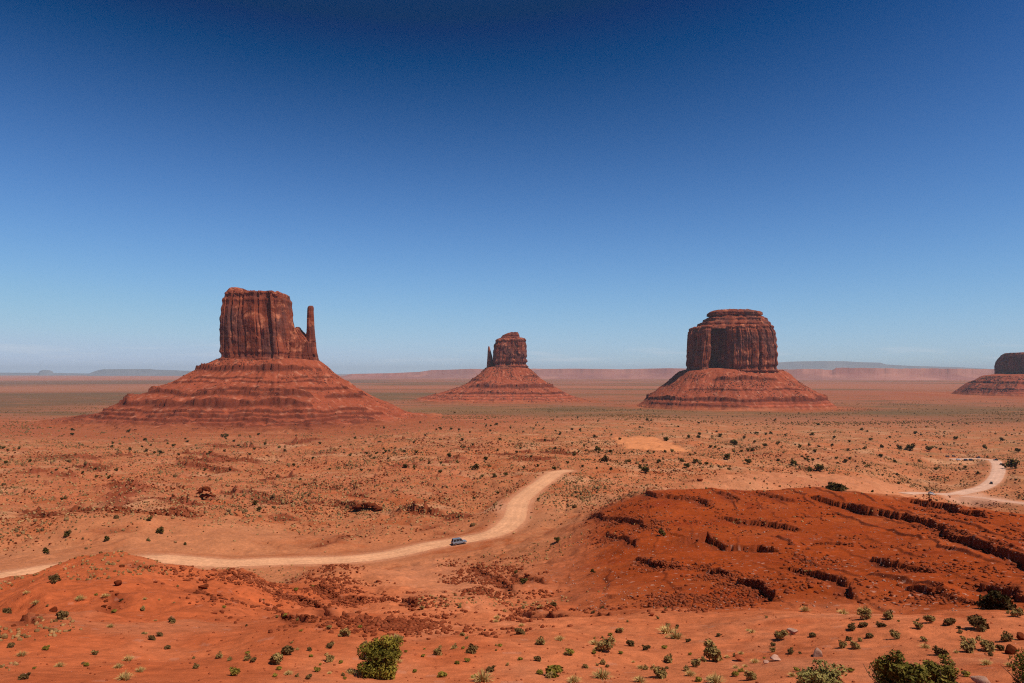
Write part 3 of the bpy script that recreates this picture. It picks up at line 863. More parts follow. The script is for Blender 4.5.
def keep(o):       # parts are modelled in world space; hang them on the butte's own origin
    p = o.parent; o.matrix_parent_inverse = Matrix.Translation(p.location).inverted(); return o

def talus(name, D, px_mid, a, b, left, right, front, ledges, parent, seed, mat, n=700, m=230, gull=1.0, ctr_y=0.0, nrock=4500, colr=(0.295, 0.066, 0.030), coll=(0.10, 0.022, 0.012)):
    """rock-strewn skirt: left/right/front = (spread beyond the cliff's foot, height) profiles"""
    cx = at_depth(px_mid, 372, D).x; cy = D + ctr_y
    ph = np.linspace(math.pi / 2, math.pi / 2 + 2 * math.pi, n, endpoint=False)
    c, s = np.cos(ph), np.sin(ph)
    e = 3.2
    fr = 1 / ((np.abs(c)) ** e + (np.abs(s)) ** e) ** (1 / e)
    FX, FY = a * fr * c, b * fr * s
    wl = np.clip(-c, 0, 1) ** 1.5; wr = np.clip(c, 0, 1) ** 1.5; wf = np.clip(1 - wl - wr, 0, 1)
    smax = max(left[-1][0], right[-1][0], front[-1][0])
    sp = np.concatenate([np.linspace(-min(a, b) * 0.6, 0, 14, endpoint=False), np.linspace(0, 1, m) ** 1.15 * smax])
    def pf(p):
        q = np.array(p, float); q = np.vstack([[-400, q[0, 1] + 30], q, [q[-1, 0] + 400, q[-1, 1] - 45]])
        return pchip(q[:, 0], q[:, 1], sp)
    zl, zr, zf = pf(left), pf(right), pf(front)
    Zs = wl[:, None] * zl + wr[:, None] * zr + wf[:, None] * zf
    irr = 1 + 0.22 * fbm(3.0 * c + seed, 3.0 * s, 1.6, 3, seed + 19)[:, None] * (np.abs(s)[:, None] ** 0.7)
    X = cx + FX[:, None] + c[:, None] * sp[None, :] * irr; Y = cy + FY[:, None] + s[:, None] * sp[None, :] * irr
    on = sstep(0, 25, sp)[None, :]
    gq = fbm(ph[:, None] * 8 + 0.6 * fbm(X, Y, 80, 3, seed + 15), sp[None, :] / 240 + 0 * X, 1.0, 3, seed + 16)
    Zs = Zs - on * gull * 3.0 * np.clip(1 - 3.0 * np.abs(gq), 0, 1) * sstep(10, 60, sp)[None, :]
    arc = ph[:, None] * (a + np.maximum(sp, 0))[None, :] 
    ridg = fbm(ph[:, None] * 9 + 0.5 * fbm(X, Y, 90, 3, seed + 1), sp[None, :] / 130 + 0 * X, 1.0, 3, seed)
    Zs = Zs + on * gull * (4.0 * ridg + 5.0 * fbm(X, Y, 70, 5, seed + 3) + 1.6 * fbm(X, Y, 13, 3, seed + 5))
    rock = np.zeros_like(Zs)
    for (lz, hgt, back, lo, hi) in ledges:
        # the bed crops out where the skirt passes its level
        ww = fbm(X, Y, 70, 4, seed + int(abs(lz)) + 9)
        sg = (Zs + 5.0 * fbm(X, Y, 60, 3, seed + 77) + 1.8 * fbm(X, Y, 9, 2, seed + 78) - lz)
        az = np.degrees(np.arctan2(c, -s))[:, None]      # 0 = facing the lookout, + = right
        win = sstep(lo - 8, lo + 8, az) * (1 - sstep(hi - 8, hi + 8, az))
        st = 1.35 * hgt * win * np.clip(0.75 + 1.5 * ww, 0.0, 1.35)
        Zs = Zs + st * sstep(-0.3, 0.3, sg) * np.exp(-np.maximum(sg, 0) / back)
        rock = np.maximum(rock, (st > 0.8) * np.exp(-((sg + hgt * 0.15) / (0.42 * hgt + 0.6)) ** 2))
    bb = bumps(X, Y, 9.0, seed + 90, 0.5) * 7 * on * sstep(-0.2, 0.4, fbm(X, Y, 60, 3, seed + 91)) * gull
    Zs = Zs + bb
    zg = ground_z(X, Y)
    end = sstep(0.80, 1.0, sp / smax)[None, :]
    Zs = np.where(sp[None, :] > 0.8 * smax, lerp(Zs, np.minimum(Zs, zg - 3.0), end), Zs)
    col = np.empty(X.shape + (3,), np.float32); col[...] = colr
    t1 = fbm(X, Y, 38, 4, seed + 51)[..., None]
    col = col * (1 + 0.25 * t1) + np.array([0.11, 0.075, 0.05], np.float32) * sstep(0.1, 0.5, fbm(X, Y, 15, 4, seed + 55))[..., None]
    beds = np.sin(Zs / 1.7 + 1.5 * fbm(X, Y, 90, 2, seed + 57))[..., None]
    low = sstep(-85, -105, Zs)[..., None]
    col = col * (1 - low * 0.26 * beds)
    col = lerp(col, np.array(coll, np.float32), np.clip(rock + bb * 0.10, 0, 1)[..., None] * 0.85)
    nearg = sstep(16, 0, Zs - zg + 6 * fbm(X, Y, 50, 3, seed + 60))[..., None]
    nm = nearg[..., 0] > 0.01
    col[nm] = lerp(col[nm], soil(X[nm][:, None], Y[nm][:, None], 0.0, 0.0)[:, 0], nearg[nm] * 0.8)
    me = np_mesh(name, np.stack([X, Y, Zs], -1).reshape(-1, 3), grid_faces(n, len(sp), wrap=True), False, col.reshape(-1, 3))
    o = link(name, me, mat, parent)
    # fallen blocks lying on the skirt
    g = np.random.default_rng(seed + 99)
    q = g.integers(0, X.size, 150000); fi = (np.sin(ph) < 0.35)[q // X.shape[1]] & (sp[q % X.shape[1]] > 3) & (sp[q % X.shape[1]] < 0.72 * smax)
    q = q[fi]; w_ = sstep(-0.15, 0.45, fbm(X.ravel()[q], Y.ravel()[q], 55, 3, seed + 101)); q = q[g.uniform(0, 1, len(q)) < w_][:nrock]
    rs = (1.2 + 3.6 * g.uniform(0, 1, len(q)) ** 3) * D / 1700
    rk = rock_mass("rubble", X.ravel()[q], Y.ravel()[q], Zs.ravel()[q], rs, seed + 103, M_TALROCK, parent)
    keep(rk)
    return o

SQ = [(0.0, 1.0), (-0.75, 0.95), (-0.97, 0.6), (-1.0, -0.35), (-0.93, -0.8), (-0.6, -0.97), (-0.15, -0.93), (0.25, -1.0), (0.7, -0.9), (0.95, -0.6), (1.0, 0.2), (0.9, 0.8)]
RND = [(math.sin(-t) * abs(math.sin(t)) ** -0.25 if abs(math.sin(t)) > 1e-3 else 0.0, math.cos(t)) for t in np.linspace(0, 2 * math.pi, 24, endpoint=False)]
RND = [(-math.sin(t), math.cos(t)) for t in np.linspace(0, 2 * math.pi, 28, endpoint=False)]

# the left butte with its slim spire
D1 = 1700.0
b1 = empty("butte", (at_depth(268, 372, D1).x, D1, -128))
tag(b1, "big left butte, flat cliff block with a slim rock spire at its right end", "butte", "sandstone buttes on the plain")
keep(cliff("cliff", D1, [(367, 219.5, 300), (352, 220, 299), (335, 219.6, 296.5), (320, 219.6, 293.5), (306, 221.5, 292.6), (300, 222.5, 291.8), (295, 224.3, 290.5), (291.5, 226.5, 287)], 62, SQ, b1, M_CLIFF, 1001, 900, 170, 1.0, 3.2))
keep(cliff("cap_rock", D1, [(295, 227, 253), (291.5, 226.4, 250), (289.5, 228, 248.5), (288.2, 229.2, 247), (287.2, 231.5, 244)], 40, SQ, b1, M_CLIFF, 1051, 260, 24, 0.28, 1.2, False))
keep(cliff("shoulder", D1, [(370, 283, 320.5), (362, 284, 319.5), (352, 286, 317.2), (342, 287, 315.8), (336, 287, 309), (331, 288, 303.5), (327, 290, 299.5)], 34, SQ, b1, M_CLIFF, 1101, 420, 90, 0.55, 2.5, False, -6))
keep(cliff("spire", D1, [(354, 304, 317), (343, 304.6, 316.2), (336, 305.8, 315.3), (328, 306.7, 314.6), (318, 306.9, 314.1), (311, 307.2, 313.7), (308.6, 307.3, 313.9), (306.8, 307.6, 313.7), (305.6, 308.6, 312.8)], 11, RND, b1, M_CLIFF, 1151, 160, 90, 0.42, 0.6, False, -14, 0.25))
keep(talus("talus_slope", D1, 269, 108, 52, [(0, 31), (30, 14), (60, -2), (95, -22), (150, -50), (205, -70), (228, -84), (245, -97), (320, -105), (400, -112), (440, -118), (470, -132)],
      [(0, 27), (40, -6), (95, -45), (130, -62), (180, -84), (210, -98), (280, -107), (360, -117), (420, -132)],
      [(0, 29), (40, 6), (90, -22), (150, -50), (200, -72), (222, -90), (260, -99), (330, -106), (400, -113), (460, -131)],
      [(6, 8, 9, -100, 60), (-22, 2.5, 8, -60, 50), (-46, 7, 9, -100, 30), (-66, 10, 10, -110, 25), (-52, 5, 8, 45, 100), (-80, 3.5, 6, -100, 60), (-88, 4.5, 6, -100, 60), (-95, 4.0, 6, -110, 50), (-102, 4.0, 6, -110, 50), (-109, 4.0, 6, -110, 50), (-116, 3.5, 6, -110, 50), (-12, 2.5, 6, -40, 70), (-36, 3, 6, -20, 80)], b1, 1201, M_TALUS, 900, 300))

# the middle butte, farther off, its thin spire on the left
D2_ = 3400.0
b2 = empty("butte", (at_depth(508, 372, D2_).x, D2_, -129))
tag(b2, "small distant butte with a short spire at its left edge and a knob on top", "butte", "sandstone buttes on the plain")
keep(cliff("cliff", D2_, [(371, 491.5, 527.6), (364, 492.5, 526.9), (351, 493.2, 526.8), (344, 494.3, 526.4), (341, 495.2, 526), (339, 497.5, 525.3), (337.8, 500, 524)], 70, SQ, b2, M_CLIFF, 2001, 620, 120, 1.25, 3.0))
keep(cliff("cap_rock", D2_, [(340, 500.2, 520.3), (337, 501, 519.8), (335, 502.5, 519.4), (333.3, 506, 518.6), (332, 510, 517.8)], 45, SQ, b2, M_CLIFF, 2051, 220, 34, 0.8, 2.0, False))
keep(cliff("spire", D2_, [(372, 486.3, 494), (362, 487, 493.2), (356, 487.4, 492.2), (351, 487.7, 490.8), (348, 487.9, 490), (346.3, 488.2, 489.4)], 16, RND, b2, M_CLIFF, 2101, 120, 60, 0.32, 0.8, False, -10))
keep(talus("talus_slope", D2_, 507.5, 88, 60, [(0, 22), (55, -22), (115, -60), (205, -90), (310, -116), (400, -132)],
      [(0, 20), (60, -28), (130, -70), (200, -105), (245, -121), (310, -132)],
      [(0, 26), (55, -12), (125, -55), (195, -92), (260, -116), (330, -132)],
      [(-64, 10, 10, -40, 80), (-36, 6, 9, -110, -40), (-92, 5, 9, -60, 70), (-20, 4, 8, 30, 80)], b2, 2201, M_TALUS, 620, 190, 1.1))

# the right-hand butte: massive, with a stepped cap and a deep bay in its left side
D3 = 2700.0
b3 = empty("butte", (at_depth(732, 372, D3).x, D3, -129))
tag(b3, "massive round-shouldered butte right of centre with a stepped ledge cap and no spire", "butte", "sandstone buttes on the plain")
BAY = [(0.0, 1.0), (-0.8, 0.95), (-1.0, 0.55), (-1.0, 0.1), (-0.98, -0.45), (-0.90, -0.72), (-0.76, -0.74), (-0.70, -0.62), (-0.64, -0.36), (-0.45, -0.22), (-0.37, -0.34), (-0.34, -0.74), (-0.24, -0.90), (0.05, -0.97), (0.45, -1.0), (0.8, -0.85), (0.97, -0.5), (1.0, 0.1), (0.9, 0.8)]
keep(cliff("cliff", D3, [(378, 685, 778), (372, 685.8, 777.5), (355, 686.4, 777.8), (340, 687, 776.8), (334, 687.4, 776), (330, 687.8, 774.8), (327.5, 688.6, 774), (325, 692, 772.5)], 150, BAY, b3, M_CLIFF, 3001, 1000, 150, 1.2, 3.0))
keep(cliff("cap_ledge", D3, [(329, 691, 773.5), (326, 693.5, 772.5), (325, 696.5, 771.5), (322, 697.5, 770.5), (321, 702, 768.5), (318, 703, 767.5), (317, 706, 764.5), (316, 707, 764)], 105, SQ, b3, M_CLIFF, 3051, 420, 60, 0.5, 2.0, False, 10, 3.4))
keep(cliff("cap_rock", D3, [(318, 709, 761), (315.6, 708.5, 761.5), (314.8, 706.4, 763), (312.4, 706.8, 762.6), (311.2, 708.5, 760.5), (310.2, 712, 754), (309.4, 720, 746)], 80, SQ, b3, M_CLIFF, 3101, 360, 44, 0.6, 4.5, False, 10, 3.0))
keep(talus("talus_slope", D3, 732, 168, 118, [(0, 6), (66, -42), (105, -70), (132, -92), (155, -114), (185, -134)],
      [(0, 4), (62, -42), (120, -79), (152, -100), (172, -118), (200, -134)],
      [(0, 12), (60, -26), (115, -64), (155, -96), (180, -116), (210, -134)],
      [(-24, 8, 10, -25, 22), (-94, 9, 9, -120, 75), (-110, 5, 8, -70, -10), (-60, 3, 8, -40, 40)], b3, 3201, M_TALUS, 800, 200, 1.2))

# the last butte at the edge of the view
D4 = 4200.0
b4 = empty("butte", (at_depth(1030, 372, D4).x, D4, -129))
tag(b4, "dark far butte cut off by the right edge of the picture", "butte", "sandstone buttes on the plain")
keep(cliff("cliff", D4, [(380, 993, 1066), (374, 994.2, 1065), (366, 994.8, 1064), (361, 996.4, 1063), (357, 999.5, 1061), (354, 1002, 1059), (352, 1006, 1056)], 230, SQ, b4, M_CLIFF, 4001, 640, 100, 1.6, 3.0))
keep(talus("talus_slope", D4, 1030, 205, 190, [(0, -24), (45, -50), (85, -68), (112, -92), (135, -114), (165, -134)], [(0, -20), (45, -50), (85, -68), (112, -92), (135, -114), (165, -134)],
      [(0, -14), (60, -45), (110, -75), (150, -108), (185, -134)], [(-60, 8, 10, -120, 60), (-95, 5, 9, -100, 60)], b4, 4201, M_TALUS, 520, 130, 1.2))

# ------------------------------------------------------------------ far mesas and ranges
def far_mesa(name, D, tops, depth, skirt, seed, label, cat, mat, z0=-131.0, rough=1.0, step=0.25, frac=0.5, group=None):
    """long table mountain: tops = (image column, image row) along its rim; skirt = spread of the foot slopes in metres"""
    px = np.arange(tops[0][0], tops[-1][0] + 1e-6, step)
    tz = np.interp(px, [t[0] for t in tops], [t[1] for t in tops])
    xs = (px - CX) / F * D
    zt = np.array([at_depth(CX, r, D).z for r in tz])
    zt = zt + rough * D * 0.0005 * (0.6 * fbm(xs, 0 * xs, D * 0.03, 4, seed) + 0.5 * np.sign(pn(xs / (D * 0.012), 0 * xs, seed + 4)) * (rough > 0.5))
    bay = D * 0.008 * min(1.0, 1.6 * rough) * fbm(xs, 0 * xs, D * 0.045, 4, seed + 8)
    H = np.maximum(zt - z0, 1.0)
    fade = np.clip(H / (H.max() * 0.15), 0, 1)
    prof = [(-skirt, 0.0), (-skirt * 0.45, 0.22), (-skirt * 0.12, frac), (0, frac + 0.04), (D * 0.0012, 0.97), (D * 0.003, 1.0), (depth * 0.5, 1.0), (depth, 0.96), (depth + skirt, 0.0)]
    G = []
    for (dy, hf) in prof:
        j = bay * (1 if dy < depth * 0.4 else -0.5) + D * 0.0012 * min(1.0, 1.6 * rough) * fbm(xs + dy, 0 * xs + dy, D * 0.02, 3, seed + 12)
        sc_ = (D + dy * fade + j) / D
        G.append(np.stack([xs * sc_, D + dy * fade + j, z0 + H * hf], -1)[:, None, :])
    G = np.concatenate(G, 1)
    me = np_mesh(name, G.reshape(-1, 3), grid_faces(len(px), len(prof)), False)
    o = link(name, me, mat)
    if name == 'hills': tag(o, kind='structure')
    else: tag(o, label, cat, group)
    return o
M_FARSLOPE = mat_cliff("far_red_beds", (0.28, 0.10, 0.075), (0.38, 0.15, 0.105), (0.41, 0.165, 0.115), 0.02, (0.27, 0.11, 0.085), 0.05)
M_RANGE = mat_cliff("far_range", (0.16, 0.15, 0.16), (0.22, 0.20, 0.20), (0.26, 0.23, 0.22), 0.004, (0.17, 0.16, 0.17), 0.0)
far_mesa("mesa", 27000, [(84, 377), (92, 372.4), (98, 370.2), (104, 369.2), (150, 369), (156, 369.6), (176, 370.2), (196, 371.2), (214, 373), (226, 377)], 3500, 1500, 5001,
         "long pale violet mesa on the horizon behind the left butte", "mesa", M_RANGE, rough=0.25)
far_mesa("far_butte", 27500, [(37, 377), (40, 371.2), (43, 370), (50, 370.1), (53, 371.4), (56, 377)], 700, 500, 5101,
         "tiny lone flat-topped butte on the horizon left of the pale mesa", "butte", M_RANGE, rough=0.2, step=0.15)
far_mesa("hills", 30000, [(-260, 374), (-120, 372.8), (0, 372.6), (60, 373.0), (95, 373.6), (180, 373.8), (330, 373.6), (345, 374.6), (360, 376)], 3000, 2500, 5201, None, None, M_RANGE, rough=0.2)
far_mesa("cliff_line", 15500, [(338, 378), (352, 374), (392, 373.2), (420, 371.8), (432, 370), (446, 369.8), (470, 368.8), (500, 369.4), (520, 370), (533, 368.6), (548, 368.9), (580, 369.5), (610, 373), (640, 378)], 2500, 700, 5301,
         "low pinkish cliff line on the horizon behind the middle butte", "cliff", M_FARSLOPE, rough=0.5)
far_mesa("cliff_line", 14500, [(518, 378), (526, 371), (549, 368.9), (575, 368.6), (600, 368.9), (622, 369.3), (640, 368.8), (668, 368.2), (700, 368.8), (740, 368.4), (770, 368.6), (800, 370), (830, 377)], 2500, 700, 5401,
         "pale pink cliff line on the horizon between the middle butte and the massive right butte", "cliff", M_FARSLOPE, rough=0.5)
far_mesa("cliff_line", 12500, [(730, 376), (760, 370), (786, 369.5), (810, 368.8), (832, 370), (836, 367.6), (850, 367.9), (870, 368), (900, 368.6), (930, 368.4), (965, 368.8), (1000, 369.2), (1060, 368.8), (1200, 369)], 2500, 600, 5501,
         "dark pink cliff line on the horizon right of the massive butte", "cliff", M_FARSLOPE, rough=0.6)
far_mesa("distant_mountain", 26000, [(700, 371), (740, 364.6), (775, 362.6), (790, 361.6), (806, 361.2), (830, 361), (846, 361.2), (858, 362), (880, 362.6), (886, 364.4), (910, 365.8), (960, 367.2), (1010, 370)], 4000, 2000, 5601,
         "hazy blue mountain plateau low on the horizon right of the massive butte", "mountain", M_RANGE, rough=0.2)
far_mesa("hills", 22000, [(430, 373), (560, 371.4), (700, 371.2), (860, 371.6), (1100, 371.3), (1400, 372)], 3000, 2000, 5701, None, None, M_FARSLOPE, rough=0.3)

# ------------------------------------------------------------------ haze: the air of the valley
hb = np.array([[-1, -1, 0], [1, -1, 0], [1, 1, 0], [-1, 1, 0], [-1, -1, 1], [1, -1, 1], [1, 1, 1], [-1, 1, 1]], float)
hb = hb * [56000, 56000, 0] + np.outer(hb[:, 2], [0, 0, 400 + 136]) + [0, 0, -136]
hq = np.array([[0, 3, 2, 1], [4, 5, 6, 7], [0, 1, 5, 4], [1, 2, 6, 5], [2, 3, 7, 6], [3, 0, 4, 7]])
HAZE = 2.1e-5
hm = bpy.data.materials.new("haze_air"); hm.use_nodes = True
hm.node_tree.nodes.clear()
ho = hm.node_tree.nodes.new("ShaderNodeOutputMaterial"); hv = hm.node_tree.nodes.new("ShaderNodeVolumePrincipled")
hv.inputs["Color"].default_value = (0.80, 0.90, 1.0, 1)
hv.inputs["Density"].default_value = HAZE
hv.inputs["Anisotropy"].default_value = 0.0
hm.node_tree.links.new(hv.outputs[0], ho.inputs["Volume"])
hz = link("haze", np_mesh("haze", hb, hq, False), hm)
tag(hz, kind='stuff')
hz.display_type = 'WIRE'

# ------------------------------------------------------------------ plant and rock shapes (unit size, shared by their copies)
def leaf_cloud(name, lobes, n, leaf, c0, c1, seed, stretch=1.0):
    """crown of n small leaf sprays filling the given lobes (centre, radii); colours run from c0 to c1"""
    g = np.random.default_rng(seed)
    V, Fq, Cc = [], [], []
    vol = np.array([l[1][0] * l[1][1] * l[1][2] for l in lobes]); vol = vol / vol.sum()
    for (c, r), p in zip(lobes, vol):
        k = max(4, int(n * p))
        d = g.normal(size=(k, 3)); d /= np.linalg.norm(d, axis=1)[:, None]
        rad = g.uniform(0.15, 1, k) ** 0.45
        pos = np.array(c) + d * rad[:, None] * np.array(r)
        tone = g.uniform(0, 1)
        for q, dd in zip(pos, d):
            if q[2] < 0.01: q[2] = abs(q[2]) * 0.4 + 0.01
            nrm = dd * 0.6 + g.normal(size=3) * 0.6 + np.array([0, 0, 0.4]); nrm /= np.linalg.norm(nrm)
            u = np.cross(nrm, g.normal(size=3)); u /= np.linalg.norm(u); v = np.cross(nrm, u)
            s = leaf * g.uniform(0.6, 1.4)
            b = len(V)
            V += [q - u * s * 0.35, q + v * s * stretch * 0.5 + u * s * 0.15, q + u * s * 0.5 - v * s * 0.2, q - v * s * stretch * 0.55]
            Fq.append((b, b + 3, b + 2, b + 1))
            t = np.clip(0.55 * tone + 0.6 * g.uniform(), 0, 1)
            Cc += [np.array(c0) * (1 - t) + np.array(c1) * t] * 4
    return np_mesh(name, np.array(V), np.array(Fq), False, np.array(Cc))

def blades(name, n, w, c0, c1, seed, spread=0.5, height=1.0, curl=0.25, flat=0.25):
    """tuft of tapering blades growing from one foot"""
    g = np.random.default_rng(seed)
    V, Fq, Cc = [], [], []
    for i in range(n):
        a = g.uniform(0, 6.283); lean = g.uniform(0, 1) ** 0.8
        L = height * g.uniform(0.55, 1.0) * (1 - 0.25 * lean)
        rx, ry = math.cos(a), math.sin(a)
        foot = np.array([rx, ry, 0]) * spread * g.uniform(0, 0.45)
        tip = foot + np.array([rx * spread * lean * 1.1, ry * spread * lean * 1.1, L * (1 - 0.55 * lean)])
        mid = (foot + tip) / 2 + np.array([0, 0, L * curl * lean])
        s = np.array([-ry, rx, g.uniform(-flat, flat)]) * w
        b = len(V)
        V += [foot - s, foot + s, mid + s * 0.9, mid - s * 0.9, tip + s * 0.3, tip - s * 0.3]
        Fq += [(b, b + 1, b + 2, b + 3), (b + 3, b + 2, b + 4, b + 5)]
        t = g.uniform(); c = np.array(c0) * (1 - t) + np.array(c1) * t
        Cc += [c * 0.85, c * 0.85, c, c, c * 1.1, c * 1.1]
    return np_mesh(name, np.array(V), np.array(Fq), False, np.array(Cc))

def stems(name, n, h, seed, r=0.02, spread=0.4):
    g = np.random.default_rng(seed); V, Fq = [], []
    for i in range(n):
        a = g.uniform(0, 6.283); p = np.array([0.06 * math.cos(a), 0.06 * math.sin(a), -0.05]); rr = r * g.uniform(0.7, 1.3)
        d = np.array([math.cos(a) * spread, math.sin(a) * spread, 1.0]); K = 4; b = len(V)
        for j in range(K):
            for q in range(5):
                t = 6.283 * q / 5; V.append(p + np.array([math.cos(t), math.sin(t), 0]) * rr * (1 - 0.22 * j))
            p = p + d * h / (K - 1); d = d + g.normal(size=3) * 0.25; d[2] = max(d[2], 0.4)
        for j in range(K - 1):
            for q in range(5):
                q2 = (q + 1) % 5; Fq.append((b + j * 5 + q, b + j * 5 + q2, b + j * 5 + 5 + q2, b + j * 5 + 5 + q))
    return np_mesh(name, np.array(V), np.array(Fq), True)

GREEN0, GREEN1 = (0.036, 0.032, 0.012), (0.105, 0.085, 0.030)
def lobes(seed, n, w=0.5, h=0.5, zc=0.5):
    g = np.random.default_rng(seed); out = [((0, 0, zc), (w * 0.55, w * 0.55, h * 0.5))]
    for i in range(n):
        a = g.uniform(0, 6.283); r = w * g.uniform(0.25, 0.62); k = g.uniform(0.2, 0.42)
        out.append(((r * math.cos(a), r * math.sin(a), zc + h * g.uniform(-0.55, 0.6)), (w * k, w * k, h * k * 1.1)))
    return out
BUSH = [leaf_cloud("bush_leaves", lobes(700 + i, 7, 0.5, 0.42, 0.36), 230, 0.13, GREEN0, (0.090, 0.072, 0.026), 710 + i) for i in range(5)]
OLIVE = [leaf_cloud("olive_leaves", lobes(730 + i, 6, 0.5, 0.36, 0.3), 200, 0.13, (0.075, 0.062, 0.026), (0.17, 0.135, 0.060), 740 + i) for i in range(3)]
SAGE = [leaf_cloud("sage_leaves", lobes(760 + i, 8, 0.5, 0.34, 0.28), 620, 0.07, (0.115, 0.082, 0.036), (0.34, 0.25, 0.125), 770 + i, 1.6) for i in range(4)]
BROWN = [leaf_cloud("twigs", lobes(800 + i, 7, 0.5, 0.36, 0.28), 420, 0.085, (0.055, 0.036, 0.020), (0.16, 0.105, 0.055), 810 + i, 2.2) for i in range(3)]
TUFT = [blades("grass_blades", 150, 0.016, (0.30, 0.225, 0.105), (0.56, 0.43, 0.235), 840 + i, 0.5, 0.75) for i in range(4)]
YELLOW = [leaf_cloud("green_leaves", lobes(860 + i, 6, 0.5, 0.36, 0.3), 420, 0.085, (0.10, 0.090, 0.020), (0.26, 0.21, 0.055), 870 + i, 1.6) for i in range(3)]
ROCKS = []
for i in range(9):
    v_, f_ = rock_verts(900 + i, 3, 18, (1, 0.8, 0.66)); ROCKS.append(np_mesh("rock_shape", v_ * 0.5, f_, False))

# ------------------------------------------------------------------ what stands where
def on_land(px, py):
    x, y = hit(px, py, Zt); return Vector((x, y, float(ground_z(x, y))))
LABELS = {}
def stand(name, meshes, px, py, wpx, label, cat, group, mat, aspect=1.0, sink=0.04, at=None):
    p = on_land(px, py) if at is None else at
    d = math.hypot(p.x, p.y)
    w = wpx * d / F
    o = bpy.data.objects.new(name, random.choice(meshes)); COL.objects.link(o)
    if not o.data.materials: o.data.materials.append(mat)
    o.location = (p.x, p.y, p.z - sink * w)
    o.rotation_euler = (random.uniform(-0.06, 0.06), random.uniform(-0.06, 0.06), random.uniform(0, 6.28))
    s = w * random.uniform(0.94, 1.06)
    o.scale = (s, s, s * aspect * random.uniform(0.9, 1.1))
    tag(o, label, cat, group)
    return o

def where(px, py):
    if py < 452:
        return ("below the left butte" if px < 400 else "below the small middle butte" if px < 605 else "below the massive stepped butte" if px < 850 else "near the far parked cars")
    if py < 545 and px < 470: return "between the dirt road and the left butte"
    if py < 480 and px < 560: return "beside the far bend of the dirt road"
    if py < 492: return "on the flats behind the dark orange ledgy hill"
    if px > 575 and py < 606: return "on the dark orange ledgy hill"
    if px < 200: return "on the smooth orange mound"
    if px < 470: return "around the big green bush"
    if py > 600: return "on the sandy shelf under the ledgy hill"
    return "in the sandy wash below the road bend"

# dark junipers and bushes of the middle distance (image column, row of the foot, width in pixels)
BUSHES = """355,439,5 414,443,4 350,456,6 367,454,5 313,459,5 376,454,4 386,452,5 395,449,4 401,450,4 405,452,4 374,459,4 388,459,4 416,453,5 414,468,5 405,467,8 429,464,5 441,464,5 449,457,8 457,463,6 440,473,6
464,448,5 473,445,4 485,460,8 475,470,11 490,467,6 482,477,6 495,477,7 506,476,7 517,453,5 524,469,5 531,457,4 538,467,6 555,470,7 568,464,6 574,455,5 572,444,4 582,467,5 580,431,5 595,438,6 536,426,4 474,499,5 498,494,5 538,500,5
598,451,10 574,456,6 604,463,12 611,470,6 627,462,5 659,463,7 667,441,9 646,473,13 689,438,6 699,438,6 682,462,7 695,463,8 700,465,5 707,465,6 688,468,10 727,459,10 734,452,6 741,452,5 748,451,6 752,451,6 735,445,11 730,470,6 749,464,10 794,465,10 771,434,5 756,434,5 783,453,4
820,471,12 810,472,8 794,465,9 909,450,12 928,451,9 865,449,6 848,451,5 882,448,6 900,449,8 866,467,5 1011,469,15 940,450,5 985,449,6 890,438,5 915,434,6 955,440,6 1002,441,5 1018,452,6
238,446,5 254,450,5 265,445,5 279,448,6 173,446,5 168,444,4 161,454,5 146,452,5 130,450,5 113,444,4 222,437,6 294,466,5 255,505,7 259,511,8 149,521,7 160,533,11 148,541,6 185,545,5 107,541,8 67,537,9 46,554,9 285,452,5 320,444,5 340,447,4 230,470,4 62,500,4 30,462,5 95,470,4 205,470,4 330,470,5 300,480,4
558,542,9 523,584,12 516,573,6 593,573,7 662,536,11 700,435,5 720,437,6 812,436,6 835,438,5 850,442,5 870,440,5 620,440,5 640,428,5 560,435,5 545,441,5 500,440,5 490,431,4 510,428,4 470,433,4 440,440,4 425,436,4 610,452,6 672,452,6 715,448,5 765,447,7 778,444,6 800,448,6 815,452,6 832,446,5 845,462,6 880,457,6 895,463,5 920,462,5 935,470,5 965,468,5 978,474,5""".split()
seen_ = set()
for s in BUSHES:
    px, py, w = map(float, s.split(','))
    z_ = where(px, py)
    big = "broad" if w >= 8 else "small"
    stand("juniper_bush", BUSH if random.random() < 0.8 else OLIVE, px, py, w * 0.95, f"{big} dark green desert bush {z_}", "bush", f"{big} dark bushes {z_}", M_LEAF, 0.9)

# the plants of the foreground shelf and slopes
def P(kind, txt):
    return [(kind,) + tuple(map(float, s.split(','))) for s in txt.split()]
PLANTS = P('sage', "276,664,22 344,636,15 330,661,13 606,651,20 712,661,28 780,640,16 856,649,12 842,648,11 968,652,18 988,650,20 1006,641,12 896,639,12 919,629,10 668,662,13 438,655,13 1017,617,12 866,619,17 540,645,13 696,667,13 660,677,22 95,655,9 752,680,15 888,619,13 399,642,11 930,623,12 620,633,10 585,668,8 645,670,8")
PLANTS += P('brown', "288,655,17 472,653,15 329,648,10 646,650,9 520,634,14 981,629,20 948,625,12 852,630,12 862,627,11 813,637,9 791,654,10 630,646,12 688,642,7 1010,610,14 881,627,9 62,619,15 56,581,12 8,613,9 152,640,8 172,622,8 167,649,8 160,636,7 773,646,8 308,679,9 491,672,11 537,661,10 553,606,9 1000,650,9 940,655,12 870,638,9")
PLANTS += P('grass', "676,639,15 667,633,15 602,678,18 595,645,11 483,681,18 598,650,9 865,613,12 125,680,13 128,661,9 716,683,16 118,668,8 574,682,13 395,640,12 105,597,7 80,600,8 36,604,7 140,672,9 640,682,12 805,611,9 843,614,9 925,648,9 755,663,9 690,676,10 560,640,9")
